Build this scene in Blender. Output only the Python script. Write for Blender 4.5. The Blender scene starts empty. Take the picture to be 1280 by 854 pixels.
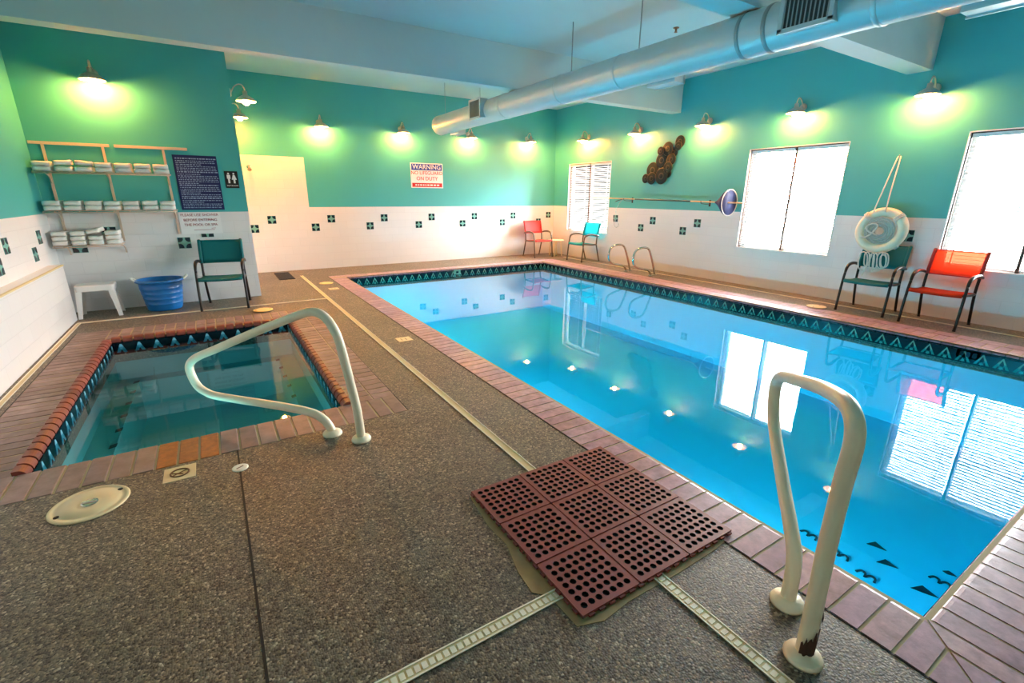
import bpy, bmesh, math, random
from mathutils import Vector, Matrix
random.seed(7)
SC = bpy.context.scene
COL = SC.collection
PI = math.pi
R = math.radians

# ------------------------------------------------------------------ materials
def nodes_of(name):
    m = bpy.data.materials.new(name)
    m.use_nodes = True
    nt = m.node_tree
    return m, nt, nt.nodes['Principled BSDF'], nt.nodes['Material Output']

def pmat(name, col, rough=.5, metal=0, var=.06, scale=18, bump=0, bscale=60, spec=.5, trans=0):
    m, nt, b, out = nodes_of(name)
    N, L = nt.nodes, nt.links
    tc = N.new('ShaderNodeNewGeometry')
    nz = N.new('ShaderNodeTexNoise'); nz.inputs['Scale'].default_value = scale; nz.inputs['Detail'].default_value = 4
    L.new(tc.outputs['Position'], nz.inputs['Vector'])
    mx = N.new('ShaderNodeMix'); mx.data_type = 'RGBA'
    mx.inputs['A'].default_value = (*[max(0, c * (1 - var)) for c in col], 1)
    mx.inputs['B'].default_value = (*[min(1, c * (1 + var)) for c in col], 1)
    L.new(nz.outputs['Fac'], mx.inputs['Factor'])
    L.new(mx.outputs['Result'], b.inputs['Base Color'])
    b.inputs['Roughness'].default_value = rough
    b.inputs['Metallic'].default_value = metal
    b.inputs['Specular IOR Level'].default_value = spec
    if bump:
        nb = N.new('ShaderNodeTexNoise'); nb.inputs['Scale'].default_value = bscale; nb.inputs['Detail'].default_value = 3
        L.new(tc.outputs['Position'], nb.inputs['Vector'])
        bp = N.new('ShaderNodeBump'); bp.inputs['Strength'].default_value = bump; bp.inputs['Distance'].default_value = .01
        L.new(nb.outputs['Fac'], bp.inputs['Height']); L.new(bp.outputs['Normal'], b.inputs['Normal'])
    if trans:
        tr = N.new('ShaderNodeBsdfTranslucent'); L.new(mx.outputs['Result'], tr.inputs['Color'])
        ms = N.new('ShaderNodeMixShader'); ms.inputs[0].default_value = trans
        L.new(b.outputs[0], ms.inputs[1]); L.new(tr.outputs[0], ms.inputs[2]); L.new(ms.outputs[0], out.inputs[0])
    return m

def srgb(r, g, b):
    f = lambda c: (c / 255 / 12.92) if c / 255 <= .04045 else ((c / 255 + .055) / 1.055) ** 2.4
    return (f(r), f(g), f(b))

def block_mat(name, col, line=.91, rough=.32, bw=.334, bh=.167):
    """painted blocks: running bond joints in plane of any upright wall"""
    m, nt, b, out = nodes_of(name)
    N, L = nt.nodes, nt.links
    g = N.new('ShaderNodeNewGeometry')
    s = N.new('ShaderNodeSeparateXYZ'); L.new(g.outputs['Position'], s.inputs[0])
    ad = N.new('ShaderNodeMath'); ad.operation = 'ADD'; L.new(s.outputs['X'], ad.inputs[0]); L.new(s.outputs['Y'], ad.inputs[1])
    c = N.new('ShaderNodeCombineXYZ'); L.new(ad.outputs[0], c.inputs['X']); L.new(s.outputs['Z'], c.inputs['Y'])
    br = N.new('ShaderNodeTexBrick'); L.new(c.outputs[0], br.inputs['Vector'])
    br.inputs['Scale'].default_value = 1; br.inputs['Brick Width'].default_value = bw; br.inputs['Row Height'].default_value = bh
    br.inputs['Mortar Size'].default_value = .004; br.inputs['Mortar Smooth'].default_value = .6
    br.inputs['Color1'].default_value = (*col, 1); br.inputs['Color2'].default_value = (*[x * .97 for x in col], 1)
    br.inputs['Mortar'].default_value = (*[x * line for x in col], 1)
    L.new(br.outputs['Color'], b.inputs['Base Color'])
    bp = N.new('ShaderNodeBump'); bp.inputs['Strength'].default_value = .35; bp.inputs['Distance'].default_value = .004; bp.invert = True
    L.new(br.outputs['Fac'], bp.inputs['Height']); L.new(bp.outputs['Normal'], b.inputs['Normal'])
    b.inputs['Roughness'].default_value = rough
    return m

def island_mat(name, cols, rough=.45, mottle=.35, nscale=9):
    """every separate brick of one mesh gets a shade of its own"""
    m, nt, b, out = nodes_of(name)
    N, L = nt.nodes, nt.links
    g = N.new('ShaderNodeNewGeometry')
    rp = N.new('ShaderNodeValToRGB'); L.new(g.outputs['Random Per Island'], rp.inputs[0])
    e = rp.color_ramp.elements
    e[0].position = 0; e[0].color = (*cols[0], 1); e[1].position = 1; e[1].color = (*cols[-1], 1)
    for i, c in enumerate(cols[1:-1]):
        x = e.new((i + 1) / (len(cols) - 1)); x.color = (*c, 1)
    mp = N.new('ShaderNodeMapping'); mp.inputs['Scale'].default_value = (1, 1, 1); L.new(g.outputs['Position'], mp.inputs[0])
    nz = N.new('ShaderNodeTexNoise'); nz.inputs['Scale'].default_value = nscale; nz.inputs['Detail'].default_value = 6; nz.inputs['Roughness'].default_value = .65
    L.new(mp.outputs[0], nz.inputs['Vector'])
    mr = N.new('ShaderNodeMapRange'); mr.inputs['From Min'].default_value = .3; mr.inputs['From Max'].default_value = .7
    mr.inputs['To Min'].default_value = 1 - mottle; mr.inputs['To Max'].default_value = 1 + mottle
    L.new(nz.outputs['Fac'], mr.inputs['Value'])
    mu = N.new('ShaderNodeVectorMath'); mu.operation = 'SCALE'; L.new(rp.outputs['Color'], mu.inputs[0]); L.new(mr.outputs['Result'], mu.inputs['Scale'])
    L.new(mu.outputs[0], b.inputs['Base Color'])
    bp = N.new('ShaderNodeBump'); bp.inputs['Strength'].default_value = .25; bp.inputs['Distance'].default_value = .006
    L.new(nz.outputs['Fac'], bp.inputs['Height']); L.new(bp.outputs['Normal'], b.inputs['Normal'])
    b.inputs['Roughness'].default_value = rough
    return m

def aggregate_mat(name):
    """exposed-aggregate concrete: pebbles of a few browns and greys"""
    m, nt, b, out = nodes_of(name)
    N, L = nt.nodes, nt.links
    g = N.new('ShaderNodeNewGeometry')
    v = N.new('ShaderNodeTexVoronoi'); v.inputs['Scale'].default_value = 120; L.new(g.outputs['Position'], v.inputs['Vector'])
    s = N.new('ShaderNodeSeparateColor'); L.new(v.outputs['Color'], s.inputs[0])
    rp = N.new('ShaderNodeValToRGB'); L.new(s.outputs[0], rp.inputs[0])
    e = rp.color_ramp.elements
    pal = [(0, (44, 40, 34)), (.2, (78, 72, 62)), (.5, (102, 94, 80)), (.72, (118, 110, 95)), (.9, (134, 120, 96)), (1, (182, 170, 146))]
    e[0].position = 0; e[0].color = (*srgb(*pal[0][1]), 1); e[1].position = 1; e[1].color = (*srgb(*pal[-1][1]), 1)
    for p, c in pal[1:-1]:
        x = e.new(p); x.color = (*srgb(*c), 1)
    nz = N.new('ShaderNodeTexNoise'); nz.inputs['Scale'].default_value = 1.6; nz.inputs['Detail'].default_value = 5; L.new(g.outputs['Position'], nz.inputs['Vector'])
    mr = N.new('ShaderNodeMapRange'); mr.inputs['From Min'].default_value = .3; mr.inputs['From Max'].default_value = .7
    mr.inputs['To Min'].default_value = .8; mr.inputs['To Max'].default_value = 1.12; L.new(nz.outputs['Fac'], mr.inputs['Value'])
    mu = N.new('ShaderNodeVectorMath'); mu.operation = 'SCALE'; L.new(rp.outputs['Color'], mu.inputs[0]); L.new(mr.outputs['Result'], mu.inputs['Scale'])
    L.new(mu.outputs[0], b.inputs['Base Color'])
    bp = N.new('ShaderNodeBump'); bp.inputs['Strength'].default_value = .35; bp.inputs['Distance'].default_value = .004; bp.invert = True
    L.new(v.outputs['Distance'], bp.inputs['Height']); L.new(bp.outputs['Normal'], b.inputs['Normal'])
    b.inputs['Roughness'].default_value = .5
    return m

def water_mat(name, tint, ripple):
    m, nt, b, out = nodes_of(name)
    N, L = nt.nodes, nt.links
    N.remove(b)
    tr = N.new('ShaderNodeBsdfTransparent'); tr.inputs[0].default_value = (*tint, 1)
    gl = N.new('ShaderNodeBsdfGlossy'); gl.inputs['Roughness'].default_value = .012
    fr = N.new('ShaderNodeFresnel'); fr.inputs['IOR'].default_value = 1.34
    g = N.new('ShaderNodeNewGeometry')
    nz = N.new('ShaderNodeTexNoise'); nz.inputs['Scale'].default_value = 2.6; nz.inputs['Detail'].default_value = 2
    L.new(g.outputs['Position'], nz.inputs['Vector'])
    bp = N.new('ShaderNodeBump'); bp.inputs['Strength'].default_value = ripple; bp.inputs['Distance'].default_value = .01
    L.new(nz.outputs['Fac'], bp.inputs['Height'])
    L.new(bp.outputs['Normal'], gl.inputs['Normal']); L.new(bp.outputs['Normal'], fr.inputs['Normal'])
    ms = N.new('ShaderNodeMixShader'); L.new(fr.outputs[0], ms.inputs[0]); L.new(tr.outputs[0], ms.inputs[1]); L.new(gl.outputs[0], ms.inputs[2])
    L.new(ms.outputs[0], out.inputs[0])
    return m

def emit_mat(name, col, s):
    m, nt, b, out = nodes_of(name)
    b.inputs['Base Color'].default_value = (*col, 1)
    b.inputs['Emission Color'].default_value = (*col, 1); b.inputs['Emission Strength'].default_value = s
    return m

def glass_mat(name):
    m, nt, b, out = nodes_of(name)
    N, L = nt.nodes, nt.links
    N.remove(b)
    tr = N.new('ShaderNodeBsdfTransparent'); tr.inputs[0].default_value = (.95, .97, .96, 1)
    gl = N.new('ShaderNodeBsdfGlossy'); gl.inputs['Roughness'].default_value = .02
    fr = N.new('ShaderNodeFresnel'); fr.inputs['IOR'].default_value = 1.4
    ms = N.new('ShaderNodeMixShader'); L.new(fr.outputs[0], ms.inputs[0]); L.new(tr.outputs[0], ms.inputs[1]); L.new(gl.outputs[0], ms.inputs[2])
    L.new(ms.outputs[0], out.inputs[0])
    return m

def sling_mat(name, col, tr, see=.12):
    """woven mesh fabric: lets light and a little of the view through"""
    m, nt, b, out = nodes_of(name)
    N, L = nt.nodes, nt.links
    g = N.new('ShaderNodeNewGeometry')
    w = N.new('ShaderNodeTexWave'); w.inputs['Scale'].default_value = 90; w.bands_direction = 'DIAGONAL'; L.new(g.outputs['Position'], w.inputs['Vector'])
    mx = N.new('ShaderNodeMix'); mx.data_type = 'RGBA'
    mx.inputs['A'].default_value = (*[c * .82 for c in col], 1); mx.inputs['B'].default_value = (*[min(1, c * 1.1) for c in col], 1)
    L.new(w.outputs['Fac'], mx.inputs['Factor']); L.new(mx.outputs['Result'], b.inputs['Base Color'])
    b.inputs['Roughness'].default_value = .6
    t = N.new('ShaderNodeBsdfTranslucent'); L.new(mx.outputs['Result'], t.inputs['Color'])
    a = N.new('ShaderNodeMixShader'); a.inputs[0].default_value = tr; L.new(b.outputs[0], a.inputs[1]); L.new(t.outputs[0], a.inputs[2])
    tp = N.new('ShaderNodeBsdfTransparent'); tp.inputs[0].default_value = (*[min(1, c * 1.2 + .22) for c in col], 1)
    a2 = N.new('ShaderNodeMixShader'); a2.inputs[0].default_value = see; L.new(a.outputs[0], a2.inputs[1]); L.new(tp.outputs[0], a2.inputs[2])
    L.new(a2.outputs[0], out.inputs[0])
    return m

M = dict(
    teal=pmat('teal paint', (.058, .40, .40), .42, var=.04, scale=3, bump=.05, bscale=120),
    block=block_mat('white glazed block', (.74, .745, .745)),
    ceil=pmat('white ceiling paint', (.58, .68, .68), .7, var=.03, scale=4, bump=.08, bscale=90),
    deck=aggregate_mat('exposed aggregate deck'),
    joint=pmat('black deck joint', (.008, .008, .008), .7),
    plaster=pmat('pool plaster', (.14, .77, .97), .6, var=.04, scale=5),
    spaplaster=pmat('spa plaster', (.34, .66, .66), .6, var=.08, scale=5),
    water=water_mat('pool water', (.05, .80, 1.0), .05),
    spawater=water_mat('spa water', (.16, .58, .66), .05),
    coping=island_mat('mauve coping brick', [srgb(150, 112, 126), srgb(168, 130, 142), srgb(156, 122, 140), srgb(178, 142, 150), srgb(156, 116, 122)], .33, .35, 14),
    spacope=island_mat('spa brick', [srgb(120, 98, 92), srgb(140, 116, 108), srgb(130, 104, 100), srgb(154, 128, 120)], .5, .3),
    red=island_mat('red bullnose brick', [srgb(116, 52, 42), srgb(136, 66, 52), srgb(106, 46, 40)], .4, .25),
    rust=island_mat('rust stained brick', [srgb(170, 92, 30), srgb(150, 80, 34)], .5, .35, 22),
    grout=pmat('grout', srgb(176, 162, 124), .8),
    navytile=pmat('dark glazed tile', srgb(10, 22, 34), .12),
    greentile=pmat('dark green glazed tile', srgb(14, 30, 34), .12),
    chev=pmat('pale green glaze', srgb(110, 160, 140), .15),
    spachev=pmat('pale blue glaze', srgb(130, 205, 230), .12),
    acc=pmat('dark accent glaze', srgb(16, 38, 50), .2),
    accl=pmat('teal accent glaze', srgb(116, 172, 160), .2),
    white=pmat('white plastic', (.78, .77, .74), .4, var=.03),
    cream=pmat('cream enamel', srgb(242, 228, 198), .35, var=.08, scale=12),
    drain=pmat('ivory drain plastic', srgb(214, 196, 146), .5, var=.08),
    drainl=pmat('light ivory insert', srgb(240, 234, 212), .5),
    rust2=pmat('rust patch', srgb(70, 42, 26), .85, var=.5, scale=60),
    matred=pmat('brick red rubber', srgb(130, 62, 56), .42, var=.15, scale=14),
    black=pmat('black rubber', (.006, .006, .006), .7),
    frame=pmat('dark bronze powder coat', srgb(22, 17, 18), .35, var=.1, spec=.4),
    frameg=pmat('grey brown powder coat', srgb(90, 76, 66), .35, var=.1),
    steel=pmat('stainless steel', (.62, .6, .56), .14, 1, var=.04),
    galv=pmat('painted sheet metal', (.55, .62, .63), .38, .25, var=.07, scale=3),
    galvd=pmat('duct seam', (.3, .33, .33), .5, .3),
    grille=pmat('dark grille slot', (.02, .022, .022), .6),
    shade=pmat('silver lamp shade', (.6, .55, .5), .3, .7, var=.05),
    shadein=pmat('white shade lining', (.85, .83, .78), .5),
    bulb=emit_mat('lit warm bulb', (1.0, .33, .05), 1300),
    towel=pmat('white terry cloth', (.88, .86, .82), .95, var=.05, scale=60, bump=.6, bscale=300),
    rack=pmat('beige rack metal', srgb(208, 186, 166), .45, var=.06),
    navy=pmat('navy sign board', srgb(12, 26, 84), .35),
    signtxt=pmat('pale sign print', srgb(150, 170, 205), .5),
    signwhite=pmat('white sign face', (.82, .82, .82), .3, var=.02),
    signblue=pmat('blue sign print', srgb(20, 60, 160), .35),
    signred=pmat('red sign print', srgb(196, 36, 40), .4),
    darkred=pmat('dark red lettering', srgb(150, 40, 48), .5),
    signblack=pmat('black sign plastic', srgb(18, 16, 16), .35),
    tub=pmat('blue tub plastic', srgb(20, 106, 178), .28, var=.06),
    rope=pmat('white rope', (.78, .74, .66), .8, var=.12, scale=90, bump=.4, bscale=240),
    ring=pmat('ivory ring plastic', srgb(236, 226, 198), .4),
    ringrope=pmat('grey mesh rope', srgb(190, 188, 178), .8, var=.2, scale=70),
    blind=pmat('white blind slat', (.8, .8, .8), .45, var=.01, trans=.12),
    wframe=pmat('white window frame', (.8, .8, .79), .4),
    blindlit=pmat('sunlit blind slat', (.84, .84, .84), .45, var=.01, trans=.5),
    mull=pmat('brown mullion and shade strip', srgb(84, 52, 34), .5),
    glass=glass_mat('window glass'),
    art=pmat('dark patinated metal', srgb(6, 34, 38), .6, 0, var=.3, scale=16, spec=.2),
    artb=pmat('bronze rim', srgb(64, 62, 50), .5, .2),
    bluepad=pmat('blue float foam', srgb(2, 30, 92), .7),
    polet=pmat('tan pole', srgb(196, 168, 128), .4, .2),
    poled=pmat('dark teal pole', srgb(26, 66, 70), .4),
    stain=pmat('old adhesive stain', srgb(160, 136, 94), .75, var=.35, scale=14),
    lid=pmat('ivory lid plastic', srgb(226, 206, 160), .45, var=.06, scale=9),
    lidy=pmat('yellowed lid plastic', srgb(236, 206, 128), .45),
    ink=pmat('brown pictogram', srgb(112, 70, 34), .6),
    mosaic=pmat('dark mosaic inlay', srgb(6, 20, 34), .3),
    seatteal=sling_mat('teal sling', srgb(0, 122, 126), .25),
    seatred=sling_mat('coral sling', srgb(222, 62, 56), .35),
    seatblue=sling_mat('turquoise sling', srgb(0, 176, 186), .45),
    seatorange=sling_mat('orange red sling', srgb(232, 84, 40), .5, .45),
    sleeve=pmat('red sling edge', srgb(150, 26, 26), .6),
)

# ------------------------------------------------------------------ mesh helpers
class MB:
    def __init__(self): self.bm = bmesh.new(); self.mats = []
    def mi(self, mat):
        m = M[mat] if isinstance(mat, str) else mat
        if m not in self.mats: self.mats.append(m)
        return self.mats.index(m)
    def face(self, vs, k, smooth=False):
        try:
            f = self.bm.faces.new(vs); f.material_index = k; f.smooth = smooth; return f
        except ValueError: return None
    def box(self, x0, x1, y0, y1, z0, z1, mat, ch=0):
        k = self.mi(mat)
        if not ch:
            v = [self.bm.verts.new((x, y, z)) for z in (z0, z1) for y in (y0, y1) for x in (x0, x1)]
            for q in ((0, 2, 3, 1), (4, 5, 7, 6), (0, 1, 5, 4), (2, 6, 7, 3), (0, 4, 6, 2), (1, 3, 7, 5)):
                self.face([v[i] for i in q], k)
            return
        c = ch
        lv = [(z0, 0), (z1 - c, 0), (z1 - c * .3, c * .3), (z1, c)]
        rings = []
        for z, i in lv:
            rings.append([self.bm.verts.new(p) for p in ((x0 + i, y0 + i, z), (x1 - i, y0 + i, z), (x1 - i, y1 - i, z), (x0 + i, y1 - i, z))])
        for a, b in zip(rings, rings[1:]):
            for i in range(4): self.face([a[i], a[(i + 1) % 4], b[(i + 1) % 4], b[i]], k)
        self.face(rings[-1], k); self.face(rings[0][::-1], k)
    def obox(self, c, d, n, l, w, h, mat):
        """box centred at c, long axis d, up axis n"""
        d = Vector(d).normalized(); n = Vector(n).normalized(); s = d.cross(n).normalized(); n = s.cross(d)
        k = self.mi(mat); c = Vector(c)
        v = [self.bm.verts.new(c + d * (a * l / 2) + s * (b * w / 2) + n * (e * h / 2)) for e in (-1, 1) for b in (-1, 1) for a in (-1, 1)]
        for q in ((0, 2, 3, 1), (4, 5, 7, 6), (0, 1, 5, 4), (2, 6, 7, 3), (0, 4, 6, 2), (1, 3, 7, 5)):
            self.face([v[i] for i in q], k)
    def tube(self, pts, r, mat, n=12, smooth=0, caps=True, closed=False):
        k = self.mi(mat)
        P = [Vector(p) for p in pts]
        if smooth: P = catmull(P, smooth, closed)
        rr = r if callable(r) else (lambda t: r)
        rings = []; m = len(P); up = None
        for i, p in enumerate(P):
            if closed: t = (P[(i + 1) % m] - P[i - 1]).normalized()
            else: t = (P[min(i + 1, m - 1)] - P[max(i - 1, 0)]).normalized()
            if up is None:
                up = Vector((0, 0, 1)) if abs(t.z) < .9 else Vector((1, 0, 0))
            up = (up - t * up.dot(t)).normalized(); s = t.cross(up)
            q = rr(i / max(1, m - 1))
            rings.append([self.bm.verts.new(p + up * (q * math.cos(2 * PI * j / n)) + s * (q * math.sin(2 * PI * j / n))) for j in range(n)])
        pr = list(zip(rings, rings[1:])) + ([(rings[-1], rings[0])] if closed else [])
        for a, b in pr:
            for j in range(n): self.face([a[j], a[(j + 1) % n], b[(j + 1) % n], b[j]], k, True)
        if caps and not closed:
            self.face(rings[0][::-1], k); self.face(rings[-1], k)
    def lathe(self, prof, mat, c=(0, 0, 0), axis='z', n=24, close=True, sx=1, sy=1, smooth=True):
        k = self.mi(mat); c = Vector(c); rings = []
        for r, z in prof:
            row = []
            for j in range(n):
                a = 2 * PI * j / n; x, y = r * math.cos(a) * sx, r * math.sin(a) * sy
                p = (x, y, z) if axis == 'z' else ((z, x, y) if axis == 'x' else (x, z, y))
                row.append(self.bm.verts.new(c + Vector(p)))
            rings.append(row)
        for a, b in zip(rings, rings[1:]):
            for j in range(n): self.face([a[j], a[(j + 1) % n], b[(j + 1) % n], b[j]], k, smooth)
        if close:
            self.face(rings[0][::-1], k); self.face(rings[-1], k)
    def prism(self, poly, z0, z1, mat, f=lambda x, y, z: (x, y, z)):
        k = self.mi(mat)
        a = [self.bm.verts.new(f(x, y, z0)) for x, y in poly]; b = [self.bm.verts.new(f(x, y, z1)) for x, y in poly]
        n = len(poly)
        for i in range(n): self.face([a[i], a[(i + 1) % n], b[(i + 1) % n], b[i]], k)
        self.face(a[::-1], k); self.face(b, k)
    def sheet(self, rows, th, mat):
        """grid of points thickened along its normal"""
        k = self.mi(mat); g = [[Vector(p) for p in r] for r in rows]; H, W = len(g), len(g[0])
        tp, bt = [], []
        for i in range(H):
            ra, rb = [], []
            for j in range(W):
                du = g[i][min(j + 1, W - 1)] - g[i][max(j - 1, 0)]; dv = g[min(i + 1, H - 1)][j] - g[max(i - 1, 0)][j]
                nn = du.cross(dv).normalized() * (th / 2)
                ra.append(self.bm.verts.new(g[i][j] + nn)); rb.append(self.bm.verts.new(g[i][j] - nn))
            tp.append(ra); bt.append(rb)
        for i in range(H - 1):
            for j in range(W - 1):
                self.face([tp[i][j], tp[i][j + 1], tp[i + 1][j + 1], tp[i + 1][j]], k, True)
                self.face([bt[i][j], bt[i + 1][j], bt[i + 1][j + 1], bt[i][j + 1]], k, True)
        for i in range(H - 1):
            self.face([tp[i][0], tp[i + 1][0], bt[i + 1][0], bt[i][0]], k); self.face([tp[i][-1], bt[i][-1], bt[i + 1][-1], tp[i + 1][-1]], k)
        for j in range(W - 1):
            self.face([tp[0][j], bt[0][j], bt[0][j + 1], tp[0][j + 1]], k); self.face([tp[-1][j], tp[-1][j + 1], bt[-1][j + 1], bt[-1][j]], k)
    def build(self, name, parent=None, recalc=True):
        if recalc: bmesh.ops.recalc_face_normals(self.bm, faces=self.bm.faces[:])
        me = bpy.data.meshes.new(name); self.bm.to_mesh(me); self.bm.free()
        for m in self.mats: me.materials.append(m)
        o = bpy.data.objects.new(name, me); COL.objects.link(o)
        if parent: o.parent = parent
        return o

def catmull(P, k, closed=False):
    out = []; m = len(P)
    rng = range(m) if closed else range(m - 1)
    for i in rng:
        if closed: a, b, c, d = P[i - 1], P[i], P[(i + 1) % m], P[(i + 2) % m]
        else: a, b, c, d = P[max(i - 1, 0)], P[i], P[i + 1], P[min(i + 2, m - 1)]
        for s in range(k):
            t = s / k
            out.append(.5 * ((2 * b) + (c - a) * t + (2 * a - 5 * b + 4 * c - d) * t * t + (3 * b - a - 3 * c + d) * t ** 3))
    if not closed: out.append(P[-1])
    return out

def tag(o, label, cat, group=None, kind=None):
    o['label'] = label; o['category'] = cat
    if group: o['group'] = group
    if kind: o['kind'] = kind
    return o

def thing(name, label, cat, loc=(0, 0, 0), rz=0, group=None):
    o = bpy.data.objects.new(name, None); COL.objects.link(o)
    o.location = loc; o.rotation_euler = (0, 0, rz); o.empty_display_size = .1
    return tag(o, label, cat, group)

def struct(mb, name, label=None, parent=None):
    o = mb.build(name, parent)
    if not parent: o['kind'] = 'structure'
    if label: o['label'] = label
    return o

def copy_tree(o, parent=None):
    c = o.copy(); COL.objects.link(c)
    if parent: c.parent = parent
    for ch in list(o.children): copy_tree(ch, c)
    return c

def text_into(mb, body, size, mat, f, align='CENTER', ext=.0015):
    """flat lettering, placed by f(x, y, z) -> world"""
    cu = bpy.data.curves.new('lettering', 'FONT'); cu.body = body; cu.size = size; cu.extrude = ext
    cu.align_x = align; cu.align_y = 'CENTER'; cu.resolution_u = 3
    ob = bpy.data.objects.new('lettering', cu)
    me = bpy.data.meshes.new_from_object(ob)
    k = mb.mi(mat)
    vs = [mb.bm.verts.new(f(*v.co)) for v in me.vertices]
    for p in me.polygons:
        mb.face([vs[i] for i in p.vertices], k)
    bpy.data.objects.remove(ob); bpy.data.curves.remove(cu); bpy.data.meshes.remove(me)

# ------------------------------------------------------------------ measures
XL, YF, ZC, ZB = -10.0, -13.2, 3.74, 1.30
YT, XT = -2.58, -7.72
PL, PR, PF, PN = -6.13, -1.365, -1.45, -10.635
SL, SR, SF, SN = -9.37, -7.587, -4.48, -7.515
ZW, ZS = -.12, -.072
WINS = [(-.62, -2.21), (-5.67, -7.26), (-8.60, -10.18)]
WZ0, WZ1 = .66, 2.36

# ------------------------------------------------------------------ deck
f = MB()
xs = [XL - .2, SL, SR, PL, PR, .2]; ys = [YF - .2, PN, SN, SF, PF, .2]
for i in range(5):
    for j in range(5):
        inpool = i == 3 and j in (1, 2, 3); inspa = i == 1 and j == 2
        if inpool or inspa: continue
        f.box(xs[i], xs[i + 1], ys[j], ys[j + 1], -.25, 0, 'deck')
for x0, x1, y0, y1 in ((-8.322, -8.312, YF, SN - .32), (PL - .293, PL - .285, PN - .3, PF + .3), (-7.195, -7.187, -7.83, -3.9), (SL - .38, SL - .374, -7.8, -3.95)):
    f.box(x0, x1, y0, y1, -.01, .0015, 'joint')
floor = struct(f, 'floor', 'brown grey exposed aggregate pool deck')
s = MB()
poly = [(-7.285, -9.04), (-7.315, -9.3), (-7.305, -9.45), (-7.35, -9.62), (-7.36, -9.74), (-7.31, -9.79), (-7.305, -9.96), (-7.2, -9.995), (-7.05, -9.98), (-6.75, -9.985), (-6.5, -9.98), (-6.33, -9.955), (-6.325, -9.9), (-6.6, -9.5), (-7.0, -9.1)]
s.prism(poly, .0005, .002, 'stain')
s.build('adhesive_stain', floor)['label'] = 'tan ragged stain around the rubber mat'

# drain strips
def strip(name, x0, x1, y0, y1, detail, label, nm):
    """channel drain: two ivory rails with light inserts between"""
    t = MB(); along_x = (x1 - x0) > (y1 - y0)
    t.box(x0, x1, y0, y1, -.004, .003, 'drain')
    if along_x:
        t.box(x0, x1, y0, y0 + .006, 0, .006, 'drainl'); t.box(x0, x1, y1 - .006, y1, 0, .006, 'drainl')
    else:
        t.box(x0, x0 + .006, y0, y1, 0, .006, 'drainl'); t.box(x1 - .006, x1, y0, y1, 0, .006, 'drainl')
    o = t.build(name); o['kind'] = 'structure'; o['label'] = label
    if detail:
        u = MB(); L0, L1 = detail; p = L0
        while p < L1:
            if along_x: u.box(p, p + .019, y0 + .014, y1 - .014, .002, .0045, 'drainl')
            else: u.box(x0 + .014, x1 - .014, p, p + .019, .002, .0045, 'drainl')
            p += .027
        u.build('drain_insert', o)
    return o
strip('trim_1', -6.88, -6.825, YF, -.82, (-11.6, -9.96), 'long ivory drain strip running along the pool deck', 1)
strip('trim_2', -9.9, -6.88, -9.83, -9.775, (-8.4, -7.28), 'ivory drain strip crossing the deck below the rubber mat', 2)
strip('trim_3', -9.84, -6.88, -3.365, -3.32, None, 'ivory strip in front of the towel wall', 3)
strip('trim_4', -9.84, -9.795, -12.5, -3.365, None, 'ivory strip beside the spa along the white ledge', 4)
strip('trim_5', -.38, -.34, YF, -1.0, None, 'ivory strip under the chairs by the windows', 5)

# ------------------------------------------------------------------ walls
def accent(mb, u, z, f):
    """6 inch accent tile: dark corners and a pale diamond flower on light ground"""
    h = .079
    mb.prism([(u - h, z - h), (u + h, z - h), (u + h, z + h), (u - h, z + h)], 0, .004, 'accl', f)
    g = .012
    for a in (-1, 1):
        for b in (-1, 1):
            mb.prism([(u + a * g, z + b * (h - .004)), (u + a * (h - .004), z + b * (h - .004)), (u + a * (h - .004), z + b * g), (u + a * .045, z + b * .014), (u + a * .026, z + b * .026), (u + a * .014, z + b * .045)], .003, .006, 'acc', f)

fb = lambda u, z, d: (u, -d, z)                 # on back wall
fr_ = lambda u, z, d: (-d, u, z)                # on right wall
ft = lambda u, z, d: (u, YT - d, z)             # on towel wall
fl_ = lambda u, z, d: (XL + d, u, z)            # on left wall

w = MB()
w.box(-6.42, 0.2, 0, .2, ZB, ZC, 'teal'); w.box(XT - .15, 0.2, 0, .2, -.2, ZB, 'block')
w.box(XT - .15, -6.42, 0, .2, ZB, 2.28, 'block'); w.box(XT - .15, -6.42, 0, .2, 2.28, ZC, 'teal')
for k in range(7):
    u = -7.496 + 1.1625 * k
    accent(w, u, .885, fb)
    if u + .335 < -.05: accent(w, u + .335, 1.055, fb)
struct(w, 'wall_back', 'teal wall over white block at the far end with a white shower bay')

w = MB()
edges = sorted({0.0, YF} | {y for p in WINS for y in p}, reverse=True)
for a, b in zip(edges, edges[1:]):
    if (a, b) in WINS:
        w.box(0, .2, b, a, -.2, WZ0, 'block'); w.box(0, .2, b, a, WZ1, ZC, 'teal')
    else:
        w.box(0, .2, b, a, -.2, ZB, 'block'); w.box(0, .2, b, a, ZB, ZC, 'teal')
for k in range(-1, 10):
    for u, z in ((-3.287 - 1.151 * k, .885), (-3.618 - 1.151 * k, 1.055)):
        if u < -12 or any(b - .1 < u < a + .1 for a, b in WINS): continue
        accent(w, u, z, fr_)
struct(w, 'wall_right', 'teal and white block wall with three bright windows')

w = MB()
w.box(XL - .15, XT, YT, YT + .15, ZB, ZC, 'teal'); w.box(XL - .15, XT, YT, YT + .15, -.2, ZB, 'block')
w.box(XT - .15, XT, YT + .15, 0, ZB, ZC, 'teal'); w.box(XT - .15, XT, YT + .15, 0, -.2, ZB, 'block')
for u, z in ((-9.76, .87), (-9.42, 1.04), (-8.60, .87), (-8.30, 1.02)): accent(w, u, z, ft)
struct(w, 'wall_alcove', 'teal and white block wall behind the towel rack')

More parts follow.
